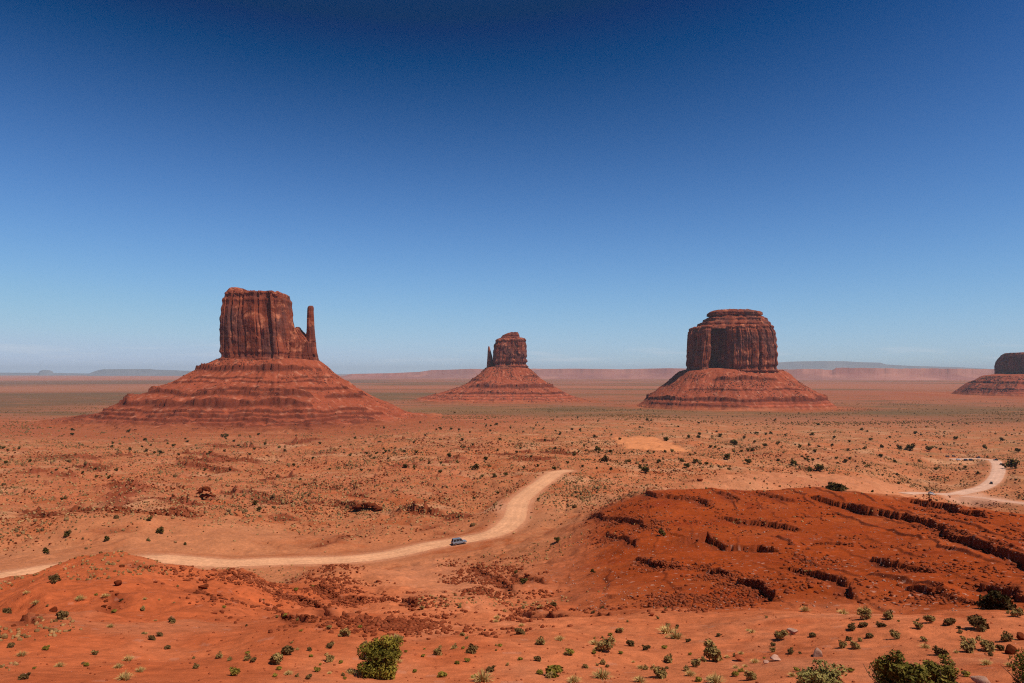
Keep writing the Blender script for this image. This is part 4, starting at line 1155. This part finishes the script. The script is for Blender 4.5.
PLANTS += P('yellow', "553,676,26 570,655,13 442,677,13 664,649,9 540,674,11 457,664,7 468,662,8 423,657,6 594,654,7 621,654,7 500,647,8 463,649,6 341,663,7 311,657,6 275,677,8 415,672,7 520,660,7 173,622,7 235,676,14 318,672,9 360,628,7 690,655,6 740,672,7 965,676,10 850,672,10")
KM = {'sage': (SAGE, "grey-green sagebrush dome", "sagebrush", 1.0), 'brown': (BROWN, "dark brownish dry shrub", "shrub", 0.95),
      'grass': (TUFT, "pale straw-coloured grass tuft", "grass tuft", 0.9), 'yellow': (YELLOW, "bright yellow-green low plant", "plant", 0.85)}
NM = {'sage': "sagebrush", 'brown': "dry_shrub", 'grass': "grass_tuft", 'yellow': "low_plant"}
def size_word(w): return "large" if w >= 17 else "middling" if w >= 11 else "small"
for q in range(150):
    u_ = random.uniform(215, 1030); v_ = random.uniform(607, 682)
    if q > 110: u_, v_ = random.uniform(0, 330), random.uniform(585, 682)
    PLANTS.append((random.choice(['sage', 'sage', 'brown', 'grass', 'grass', 'yellow']), u_, v_, random.uniform(3.5, 9.0) * (0.7 + (v_ - 600) / 200)))
for kind, px, py, w in PLANTS:
    ms, lb, cat, asp = KM[kind]
    L = f"{size_word(w)} {lb} {where(px, py)}"
    stand(NM[kind], ms, px, py, w * 1.08, L, cat, f"{size_word(w)} {cat}s {where(px, py)}", M_LEAF, asp)

# the two big green bushes of the foreground, with stems and crown of their own
def big_bush(px, py, wpx, hpx, label, seed, n, c0, c1, nl=12, leaf=0.032):
    p = on_land(px, py); d = math.hypot(p.x, p.y); w = wpx * d / F; h = hpx * d / F
    t = empty("juniper_shrub", (p.x, p.y, p.z - 0.03), random.uniform(0, 6))
    tag(t, label, "bush")
    cr = leaf_cloud("crown", [((a * w, b * w, c * h), (r * w, s * w, q * h)) for (a, b, c), (r, s, q) in lobes(seed, nl, 0.57, 0.44, 0.50) + [((0.04, 0, 0.2), (0.33, 0.33, 0.19)), ((0.26, -0.16, 0.17), (0.22, 0.22, 0.16)), ((-0.28, 0.1, 0.2), (0.2, 0.22, 0.18)), ((0.12, 0.05, 0.84), (0.15, 0.15, 0.15))]], n, leaf * w, c0, c1, seed, 1.9)
    link("crown", cr, M_LEAF, t)
    link("stem", stems("stem", 9, h * 0.6, seed + 1, 0.022 * w, 0.55), M_WOOD, t)
    return t
big_bush(380, 676, 46, 41, "big dense green bush standing alone on the sand below the dirt road", 1501, 8500, (0.030, 0.032, 0.008), (0.205, 0.178, 0.040), 17)
big_bush(905, 696, 48, 40, "large dark green bush at the bottom edge, tallest of the clump under the ledgy hill", 1511, 5000, (0.030, 0.032, 0.009), (0.20, 0.178, 0.050), 16, 0.042)
big_bush(942, 692, 36, 33, "dark green bush joined to the right side of the tallest bottom-edge bush", 1521, 3600, (0.030, 0.032, 0.009), (0.19, 0.165, 0.050), 14, 0.042)
big_bush(884, 690, 28, 36, "olive bush crowding the left side of the tallest bottom-edge bush", 1531, 2200, (0.050, 0.050, 0.018), (0.18, 0.16, 0.060), 10)
big_bush(820, 690, 50, 26, "low pale olive bush cut by the bottom edge, left of the dark green clump", 1541, 3200, (0.075, 0.072, 0.030), (0.26, 0.235, 0.105), 12)
big_bush(1026, 690, 30, 34, "green bush half cut off by the right bottom corner", 1551, 1800, (0.030, 0.040, 0.010), (0.13, 0.13, 0.034), 10)
big_bush(997, 609, 30, 17, "nearly black shrub low on the ledgy hill near the right edge", 1561, 1500, (0.020, 0.016, 0.008), (0.055, 0.042, 0.020), 9, 0.06)
big_bush(837, 490, 22, 6, "dark bushes' clump on the crest of the ledgy hill", 1571, 900, (0.030, 0.024, 0.012), (0.080, 0.060, 0.028), 9, 0.08)

# ------------------------------------------------------------------ seen share of each survey cell, for scattering
SL = Zt / D2
RM = np.maximum.accumulate(np.where(D2 > 25, SL, -9), axis=1)
WT = np.diff(RM, axis=1, append=RM[:, -1:]); WT[RM < -1] = 0
WT = np.clip(WT, 0, 0.02) * ((np.abs(A2) < R(36.5)) & (D2 > 27))
def butte_far(x, y):
    r = np.full(x.shape, 1e9)
    for bx, by in ((-567, 1700), (0, 3400), (803, 2700), (2940, 4200)): r = np.minimum(r, np.hypot(x - bx, y - by))
    return r
def scatter(weight, n, seed, min_px=0.0):
    g = np.random.default_rng(seed)
    w = (WT * weight).ravel(); c = np.cumsum(w); c /= c[-1]
    k = np.searchsorted(c, g.uniform(0, 1, n))
    i, j = np.unravel_index(np.minimum(k, w.size - 1), WT.shape)
    i2 = np.minimum(i + 1, NA - 1); j2 = np.minimum(j + 1, ND - 1)
    a = AG[i] + (AG[i2] - AG[i]) * g.uniform(0, 1, n); d = DG[j] + (DG[j2] - DG[j]) * g.uniform(0, 1, n)
    x, y = d * np.sin(a), d * np.cos(a)
    return x, y, ground_z(x, y), d, g
off_road = (roadd > 1.5) * 1.0
veg_noise = sstep(0.0, 0.4, fbm(X2, Y2, 75, 5, 1601, 0.62)) + 0.08
dune_off = 1 - poly_mask(X2, Y2, P_DUNE, 3)
flat_off = (1 - 0.9 * poly_mask(X2, Y2, P_FLAT, 8)) * (1 - 0.8 * poly_mask(X2, Y2, P_FLAT3, 8)) * (1 - poly_mask(X2, Y2, P_FLAT2, 6))
hill_off = 1 - 0.85 * poly_mask(X2, Y2, P_HILL, 6)
mid = sstep(230, 330, D2) * (1 - sstep(1500, 3200, D2))
BF = sstep(300, 480, butte_far(X2, Y2))

def mass(name, x, y, z, size, seed, c0, c1, hgt=0.75, k=7, mat=None, rocky=False):
    """many small domes in one mesh, for ground cover nobody could count"""
    g = np.random.default_rng(seed); n = len(x)
    a = np.linspace(0, 2 * np.pi, k, endpoint=False)[None, :] + g.uniform(0, 6.28, (n, 1))
    def ring(rf, zf, jit):
        rr = size[:, None] * rf * g.uniform(1 - jit, 1 + jit, (n, k))
        return np.stack([x[:, None] + rr * np.cos(a), y[:, None] + rr * np.sin(a), z[:, None] + size[:, None] * zf * g.uniform(0.7, 1.3, (n, k))], -1)
    top = np.stack([x, y, z + size * hgt * g.uniform(0.8, 1.2, n)], -1)[:, None, :] + g.normal(size=(n, 1, 3)) * size[:, None, None] * 0.1
    V = np.concatenate([ring(0.42, -0.08, 0.35), ring(0.5, hgt * 0.45, 0.4), ring(0.3, hgt * 0.85, 0.5), top], 1)
    f = []
    for r in (0, 1):
        for q in range(k):
            q2 = (q + 1) % k; f += [(r * k + q, r * k + q2, (r + 1) * k + q2), (r * k + q, (r + 1) * k + q2, (r + 1) * k + q)]
    for q in range(k): f.append((2 * k + q, 2 * k + (q + 1) % k, 3 * k))
    f = np.array(f); m = 3 * k + 1
    Fm = (f[None] + (np.arange(n) * m)[:, None, None]).reshape(-1, 3)
    t = g.uniform(0, 1, n)[:, None]; c = np.array(c0) * (1 - t) + np.array(c1) * t
    C3 = np.repeat(c[:, None, :], m, 1) * g.uniform(0.75, 1.25, (n, m, 1))
    o = link(name, np_mesh(name, V.reshape(-1, 3), Fm, False, C3.reshape(-1, 3)), mat or M_LEAF)
    return tag(o, kind='stuff')

x, y, z, d, g = scatter(mid * off_road * veg_noise * dune_off * flat_off * BF * (0.35 + 0.65 * sstep(350, 700, D2)), 22000, 1701)
mass("scrub", x, y, z, np.clip(g.lognormal(-0.68, 0.52, len(x)), 0.22, 2.4) * (0.42 + d / 1000), 1703, (0.075, 0.046, 0.026), (0.22, 0.140, 0.085))
x, y, z, d, g = scatter(sstep(1300, 1900, D2) * (1 - sstep(3200, 4200, D2)) * BF * sstep(-0.05, 0.35, fbm(0.5 * X2, Y2, 220, 4, 1741)), 6000, 1743)
mass("scrub", x, y, z, g.uniform(1.2, 3.6, len(x)), 1745, (0.085, 0.052, 0.024), (0.20, 0.115, 0.052), 0.55)
x, y, z, d, g = scatter(mid * off_road * dune_off * flat_off * BF * (1 - sstep(1000, 1600, D2)), 7000, 1711)
mass("dry_grass", x, y, z, g.uniform(0.4, 1.1, len(x)) * (0.6 + d / 900), 1713, (0.27, 0.165, 0.10), (0.40, 0.245, 0.15), 0.5)
x, y, z, d, g = scatter((1 - sstep(170, 260, D2)) * off_road * hill_off * (veg_noise > 0.45), 900, 1721)
mass("weeds", x, y, z, g.uniform(0.06, 0.26, len(x)) * (0.6 + d / 120), 1723, (0.13, 0.072, 0.036), (0.36, 0.22, 0.125), 0.6)

# more dark bushes on the plain, each its own
x, y, z, d, g = scatter(sstep(420, 520, D2) * (1 - sstep(1500, 2200, D2)) * off_road * dune_off * flat_off * BF * sstep(0.1, 0.4, fbm(X2, Y2, 120, 3, 1731)) , 150, 1733)
for q in range(len(x)):
    r_, s_ = math.hypot(x[q], y[q]), 0
    px_ = CX + F * x[q] / (y[q] * CP + z[q] * SP); py_ = CY - F * (z[q] * CP - y[q] * SP) / (y[q] * CP + z[q] * SP)
    zn = where(px_, py_)
    stand("juniper_bush", BUSH, 0, 0, g.uniform(2.6, 5.0), f"small dark green desert bush {zn}", "bush", f"small dark bushes {zn}", M_LEAF, 0.85, at=Vector((x[q], y[q], z[q])))

# ------------------------------------------------------------------ rocks
NAMED_ROCKS = [  # column, row, width, aspect, material, label
 (793, 634, 15, 0.9, M_ROCK_PALE, "pale whitish boulder with a dark underside among the shelf shrubs"),
 (818, 656, 19, 1.1, M_ROCK_PALE, "pointed greyish boulder with small plants at its foot on the sandy shelf"),
 (774, 661, 17, 0.7, M_ROCK_PALE, "flat pale boulder with a pinkish top beside a small round shrub"),
 (739, 661, 15, 0.75, M_ROCK, "reddish brown boulder right of the largest sagebrush dome"),
 (766, 664, 9, 0.8, M_ROCK_PALE, "small pale stone touching the flat pale boulder"),
 (983, 684, 21, 0.9, M_ROCK_PALE, "pinkish boulder at the bottom edge right of the dark green clump"),
 (1010, 654, 15, 1.1, M_ROCK_DARK, "dark red upright rock below the right edge of the ledgy hill"),
 (1020, 640, 14, 0.9, M_ROCK_DARK, "dark red block above the upright rock at the right edge"),
 (652, 616, 9, 0.8, M_ROCK, "red block at the foot of the dark orange slope"),
 (699, 481, 8, 0.9, M_ROCK_DARK, "dark block alone on the flats behind the ledgy hill"),
 (54, 612, 11, 0.8, M_ROCK_DARK, "dark red block in the low ledge of the smooth orange mound"),
 (118, 585, 11, 1.0, M_ROCK_DARK, "dark red rock on the ridge of the smooth orange mound"),
 (205, 588, 12, 1.0, M_ROCK_DARK, "dark red rock right of the smooth orange mound's top"),
]
for px, py, w, asp, m_, lab in NAMED_ROCKS:
    o = stand("boulder", [random.choice(ROCKS).copy()], px, py, w, lab, "boulder", None, m_, asp, -0.15)

lp, lrock = [], []
for n, (ln, hgt, back) in enumerate(LEDGES[:N_NAMED]):
    pts = resample([hitb(p) for p in ln], 1.0)
    dm = float(np.median(np.hypot(pts[:, 0], pts[:, 1]))); sc_ = max(0.6, dm / 160)
    for q in range(int(len(pts) * (0.35 if n < 16 else 0.9) / sc_)):
        k_ = random.randrange(len(pts)); 
        lrock.append((pts[k_, 0] + random.gauss(0, 0.6), pts[k_, 1] - abs(random.gauss(0.2, 1.0)) * sc_, random.uniform(0.4, 1.5) ** 1.5 * (0.22 + 0.0026 * dm), dm, n))
random.shuffle(lrock)
lrock.sort(key=lambda r: -r[2] / r[3])
hill_l = set(range(0, 19))
def rock_zone(px, py):
    z_ = where(px, py)
    return z_
single = lrock[:230]
ROCKS_RED = [r.copy() for r in ROCKS[:6]]
for (x_, y_, s_, dm, n) in single:
    z0 = float(ground_z(x_, y_))
    px_ = CX + F * x_ / (y_ * CP + z0 * SP); py_ = CY - F * (z0 * CP - y_ * SP) / (y_ * CP + z0 * SP)
    zn = where(px_, py_)
    stand("rock_block", ROCKS_RED, 0, 0, s_ * F / math.hypot(x_, y_), f"dark red block on a ledge {zn}", "rock", f"dark red ledge blocks {zn}", M_ROCK_DARK, random.uniform(0.45, 0.8), -0.08, at=Vector((x_, y_, z0)))

rest = lrock[230:]
rx = np.array([r[0] for r in rest]); ry = np.array([r[1] for r in rest]); rs = np.array([r[2] for r in rest])
rock_mass("rubble", rx, ry, ground_z(rx, ry), rs, 1801, M_ROCK_DARK)
RUBW = sum(poly_mask(X2, Y2, pg, 4.0) * st for pg, cell, st in RUBBLE) * sstep(-0.2, 0.35, fbm(X2, Y2, 12, 3, 1811)) * off_road
x, y, z, d, g = scatter(RUBW * (D2 < 330), 9000, 1813)
rock_mass("rubble", x, y, z, g.uniform(0.25, 1.0, len(x)) ** 1.5 * (0.35 + d / 230), 1815, M_ROCK)
x, y, z, d, g = scatter(poly_mask(X2, Y2, P_HILL, 4) * (D2 < 300) * (0.4 + sstep(-0.1, 0.4, fbm(X2, Y2, 16, 3, 1821))), 1300, 1823)
rock_mass("gravel", x, y, z, g.uniform(0.2, 0.8, len(x)) * (0.25 + d / 350), 1825, M_ROCK_PALE)
x, y, z, d, g = scatter(mid * off_road * flat_off * dune_off * (D2 < 900) * (0.15 + sstep(0.0, 0.4, fbm(X2, Y2, 60, 3, 230))), 9000, 1831)
rock_mass("rubble", x, y, z, g.uniform(0.3, 1.2, len(x)) ** 1.4 * (0.3 + d / 420), 1833, M_ROCK_DARK)

x, y, z, d, g = scatter((D2 < 110) * 1.0, 1500, 1841)
rock_mass("gravel", x, y, z, g.uniform(0.05, 0.30, len(x)) ** 1.2 * (0.5 + d / 110), 1843, M_ROCK)

# two outcrops with deep black recesses beyond the road
def outcrop(px, py, wpx, hpx, label, seed, flat, nb):
    """broken bed of dark rock: jammed angular blocks, the upper ones overhanging the lower"""
    p = on_land(px, py); d = math.hypot(p.x, p.y); w = wpx * d / F; h = hpx * d / F
    g = np.random.default_rng(seed); Vs, Fs, nv = [], [], 0
    for k in range(nb):
        u = g.uniform(-0.5, 0.5); lv = g.uniform(0, 1) if k > nb // 3 else 0.9
        s = w * g.uniform(0.12, 0.30) * (1 - 0.5 * abs(u))
        v, f = rock_verts(seed + k, 2, 14, (1.15, 1.0, flat)); a = g.uniform(-0.5, 0.5)
        v = v * s; c, sn = math.cos(a), math.sin(a)
        top = h * (1 - (2 * u) ** 2 * 0.7)
        Vs.append(np.stack([u * w + v[:, 0] * c - v[:, 1] * sn, g.uniform(0.0, 0.5) * h - 0.35 * h * lv + v[:, 0] * sn + v[:, 1] * c, max(0.0, lv * top - s * flat * 0.7) + v[:, 2]], 1)); Fs.append(f + nv); nv += len(v)
    me = np_mesh("rock_outcrop", np.concatenate(Vs), np.concatenate(Fs), False)
    o = link("rock_outcrop", me, M_ROCK_DARK, None, (p.x, p.y, p.z)); o.rotation_euler = (0, 0, -math.atan2(p.x, p.y) - 0.3)
    return tag(o, label, "outcrop")
outcrop(205, 499, 15, 13, "upright broken outcrop of dark rock blocks, the left one of two beyond the road", 1901, 0.7, 22)
outcrop(367, 509, 26, 7, "low wide outcrop of dark rock blocks with black gaps, above the dirt road", 1931, 0.42, 26)

# ------------------------------------------------------------------ vehicles
M_TYRE = mat_plain("tyre_rubber", (0.025, 0.024, 0.024), 0.85, 0, 0.3)
M_RIM = mat_plain("wheel_metal", (0.42, 0.42, 0.43), 0.35, 0.9)
M_GLASS = mat_plain("tinted_glass", (0.015, 0.018, 0.022), 0.06, 0, 0.7, 0.02)
M_TRIM = mat_plain("black_trim", (0.03, 0.03, 0.032), 0.6)
M_LAMP = mat_plain("lamp_lens", (0.75, 0.75, 0.72), 0.15)
M_TAIL = mat_plain("tail_lens", (0.35, 0.02, 0.015), 0.2)
PAINT = {n: mat_plain(n, c, 0.28, 0.25, 0.5, 0.04) for n, c in (("grey_blue_paint", (0.24, 0.27, 0.31)), ("dark_paint", (0.035, 0.037, 0.045)), ("white_paint", (0.72, 0.72, 0.70)), ("maroon_paint", (0.12, 0.025, 0.025)))}

def loft(name, sections, mat, parent, bevel=0.03):
    """sections along the length: (x, [(y, z) around, counter-clockwise seen from the front])"""
    bm = bmesh.new(); rings = []
    for xx, ring in sections: rings.append([bm.verts.new((xx, a, b)) for a, b in ring])
    k = len(rings[0])
    for r0, r1 in zip(rings[:-1], rings[1:]):
        for q in range(k): bm.faces.new((r0[q], r0[(q + 1) % k], r1[(q + 1) % k], r1[q]))
    bm.faces.new(rings[0][::-1]); bm.faces.new(rings[-1])
    bmesh.ops.recalc_face_normals(bm, faces=bm.faces)
    bmesh.ops.bevel(bm, geom=[e for e in bm.edges if e.calc_face_angle(0) > 0.5], offset=bevel, segments=2, affect='EDGES', clamp_overlap=True)
    me = bpy.data.meshes.new(name); bm.to_mesh(me); bm.free()
    return link(name, me, mat, parent)

def slab(name, quad, out, th, mat, parent):
    bm = bmesh.new(); q = [Vector(p) for p in quad]; n = (q[1] - q[0]).cross(q[2] - q[0]).normalized()
    if n.dot(Vector(out)) < 0: n = -n
    a = [bm.verts.new(p + n * th) for p in q]; b = [bm.verts.new(p - n * 0.02) for p in q]
    bm.faces.new(a); bm.faces.new(b[::-1])
    for i in range(4): bm.faces.new((a[i], b[i], b[(i + 1) % 4], a[(i + 1) % 4]))
    bmesh.ops.recalc_face_normals(bm, faces=bm.faces)
    me = bpy.data.meshes.new(name); bm.to_mesh(me); bm.free()
    return link(name, me, mat, parent)

def tube_y(name, r, w, mat, parent, loc, seg=20, bev=0.03):
    bm = bmesh.new(); bmesh.ops.create_cone(bm, cap_ends=True, segments=seg, radius1=r, radius2=r, depth=w)
    bmesh.ops.rotate(bm, verts=bm.verts, matrix=Matrix.Rotation(math.pi / 2, 3, 'X'))
    bmesh.ops.bevel(bm, geom=[e for e in bm.edges if e.calc_face_angle(0) > 1.0], offset=bev, segments=2, affect='EDGES')
    me = bpy.data.meshes.new(name); bm.to_mesh(me); bm.free()
    return link(name, me, mat, parent, loc)

def make_car(paint, label, H=1.78, L=4.6, group=None, van=False):
    t = empty("parked_car" if group else "suv")
    tag(t, label, "car" if group else "suv", group)
    Wd = 0.93
    def sec(zb, zt, w): return [(-w, zb), (w, zb), (w * 1.02, (zb + zt) / 2), (w * 0.96, zt), (-w * 0.96, zt), (-w * 1.02, (zb + zt) / 2)]
    belt = 1.02
    loft("body", [(-L / 2, sec(0.42, belt - 0.06, Wd * 0.93)), (-L / 2 + 0.15, sec(0.30, belt, Wd)), (0.75, sec(0.28, belt, Wd)), (1.1, sec(0.28, belt - 0.02, Wd)), (L / 2 - 0.2, sec(0.32, belt - 0.13, Wd * 0.96)), (L / 2, sec(0.42, belt - 0.22, Wd * 0.86))], paint, t, 0.05)
    xr0, xr1, xf0, xf1 = -L / 2 + 0.10, -L / 2 + 0.38, (1.75 if van else 1.25), (1.15 if van else 0.55)
    def cab(z, w): return [(-w, z), (w, z)]
    wb, wt = Wd * 0.94, Wd * 0.76
    bm = bmesh.new()
    v = [bm.verts.new(c) for c in [(xr0, -wb, belt - 0.04), (xr0, wb, belt - 0.04), (xf0, wb, belt - 0.04), (xf0, -wb, belt - 0.04), (xr1, -wt, H), (xr1, wt, H), (xf1, wt, H), (xf1, -wt, H)]]
    for f in ((0, 1, 2, 3), (7, 6, 5, 4), (0, 4, 5, 1), (2, 6, 7, 3), (1, 5, 6, 2), (3, 7, 4, 0)): bm.faces.new([v[i] for i in f])
    bmesh.ops.recalc_face_normals(bm, faces=bm.faces)
    bmesh.ops.bevel(bm, geom=list(bm.edges), offset=0.06, segments=2, affect='EDGES')
    me = bpy.data.meshes.new("roof"); bm.to_mesh(me); bm.free(); link("roof", me, paint, t)
    def side(f0, f1, s):
        q = []
        for f, zf in ((f0, 0.10), (f1, 0.10), (f1, 0.86), (f0, 0.86)):
            x0 = xr0 + (xf0 - xr0) * f; x1 = xr1 + (xf1 - xr1) * f
            q.append((x0 + (x1 - x0) * zf, s * (wb + (wt - wb) * zf), belt - 0.04 + (H - belt + 0.04) * zf))
        return q
    for s in (-1, 1):
        for f0, f1 in ((0.06, 0.31), (0.35, 0.64), (0.68, 0.95)):
            slab("window", side(f0, f1, s), (0, s, 0.2), 0.012, M_GLASS, t)
    def end(xb, xt, o):
        q = []
        for yy, zf in ((-0.84, 0.12), (0.84, 0.12), (0.84, 0.86), (-0.84, 0.86)):
            q.append((xb + (xt - xb) * zf, yy * (wb + (wt - wb) * zf), belt - 0.04 + (H - belt + 0.04) * zf))
        return q
    slab("windscreen", end(xf0, xf1, 1), (1, 0, 0.3), 0.012, M_GLASS, t)
    slab("rear_window", end(xr0, xr1, -1), (-1, 0, 0.3), 0.012, M_GLASS, t)
    for x_ in (-1.38, 1.42):
        for s in (-1, 1):
            w_ = tube_y("wheel", 0.36, 0.24, M_TYRE, t, (x_, s * 0.83, 0.36)); tube_y("rim", 0.22, 0.04, M_RIM, w_, (0, s * 0.115, 0), 14, 0.01)
    loft("front_bumper", [(L / 2 - 0.16, [(-0.82, 0.34), (0.82, 0.34), (0.82, 0.58), (-0.82, 0.58)]), (L / 2 + 0.07, [(-0.74, 0.36), (0.74, 0.36), (0.74, 0.56), (-0.74, 0.56)])], M_TRIM, t, 0.03)
    loft("rear_bumper", [(-L / 2 - 0.10, [(-0.80, 0.36), (0.80, 0.36), (0.80, 0.60), (-0.80, 0.60)]), (-L / 2 + 0.12, [(-0.86, 0.34), (0.86, 0.34), (0.86, 0.62), (-0.86, 0.62)])], M_TRIM, t, 0.03)
    for s in (-1, 1):
        loft("headlight", [(L / 2 - 0.10, [(s * 0.66 - 0.14, 0.66), (s * 0.66 + 0.14, 0.66), (s * 0.66 + 0.14, 0.80), (s * 0.66 - 0.14, 0.80)]), (L / 2 + 0.015, [(s * 0.62 - 0.13, 0.67), (s * 0.62 + 0.13, 0.67), (s * 0.62 + 0.13, 0.78), (s * 0.62 - 0.13, 0.78)])], M_LAMP, t, 0.015)
        loft("tail_light", [(-L / 2 - 0.015, [(s * 0.76 - 0.08, 0.70), (s * 0.76 + 0.08, 0.70), (s * 0.76 + 0.08, 0.95), (s * 0.76 - 0.08, 0.95)]), (-L / 2 + 0.12, [(s * 0.79 - 0.08, 0.70), (s * 0.79 + 0.08, 0.70), (s * 0.79 + 0.08, 0.95), (s * 0.79 - 0.08, 0.95)])], M_TAIL, t, 0.015)
        loft("side_mirror", [(0.86, [(s * 1.04 - 0.10, 1.04), (s * 1.04 + 0.10, 1.04), (s * 1.04 + 0.10, 1.20), (s * 1.04 - 0.10, 1.20)]), (0.96, [(s * 1.03 - 0.08, 1.06), (s * 1.03 + 0.08, 1.06), (s * 1.03 + 0.08, 1.18), (s * 1.03 - 0.08, 1.18)])], M_TRIM, t, 0.02)
        loft("roof_rail", [(xr1 + 0.1, [(s * 0.60 - 0.02, H + 0.03), (s * 0.60 + 0.02, H + 0.03), (s * 0.60 + 0.02, H + 0.07), (s * 0.60 - 0.02, H + 0.07)]), (xf1 - 0.1, [(s * 0.60 - 0.02, H + 0.03), (s * 0.60 + 0.02, H + 0.03), (s * 0.60 + 0.02, H + 0.07), (s * 0.60 - 0.02, H + 0.07)])], M_TRIM, t, 0.008)
    return t

def copy_tree(o, parent=None):
    c = o.copy(); COL.objects.link(c); c.parent = parent
    for ch in o.children: copy_tree(ch, c)
    return c

def park(t, px, py, heading, road_up=0.10):
    p = on_land(px, py); e = 1.2
    hx, hy = math.sin(R(heading)), math.cos(R(heading))
    zf = float(ground_z(p.x + hx * e, p.y + hy * e)); zb = float(ground_z(p.x - hx * e, p.y - hy * e))
    t.location = (p.x, p.y, (zf + zb) / 2 + road_up + math.hypot(p.x, p.y) * 0.00018)
    t.rotation_euler = (0, -math.atan2(zf - zb, 2 * e), math.pi / 2 - R(heading))
    return t

suv = make_car(PAINT["grey_blue_paint"], "grey-blue suv driving along the pale dirt road towards the bend", 1.85, 4.75)
park(suv, 459, 544.3, 66)
dark = make_car(PAINT["dark_paint"], "dark car on the far pale road, just above its big curve", 1.75, 4.6, "vehicles around the far pale road")
park(dark, 991.3, 484, 25)
white = make_car(PAINT["white_paint"], "white car half hidden behind the crest of the ledgy hill", 1.75, 4.8, "vehicles around the far pale road")
park(white, 931.5, 494.8, 80)
for src, px, py, hd, lab in [
 (dark, 1001.3, 465.2, 10, "dark car at the top of the far pale road, right of its narrow end"),
 (dark, 995.6, 460.8, 300, "dark car turning at the very end of the far pale road"),
 (dark, 947.5, 457.2, 90, "leftmost dark car in the row parked beyond the far pale road"),
 (dark, 953.8, 457.0, 90, "second dark car from the left in the row parked beyond the far pale road"),
 (dark, 966.0, 460.6, 90, "dark car parked nearest below the far row, left of its dark neighbour"),
 (dark, 971.0, 460.6, 88, "dark car parked nearest below the far row, right of its dark neighbour"),
 (white, 958.5, 460.5, 92, "pale car parked left of two dark ones at the far lot"),
 (dark, 978.5, 458.4, 80, "dark car parked alone at the right of the far row")]:
    c = copy_tree(src); c["label"] = lab; park(c, px, py, hd)
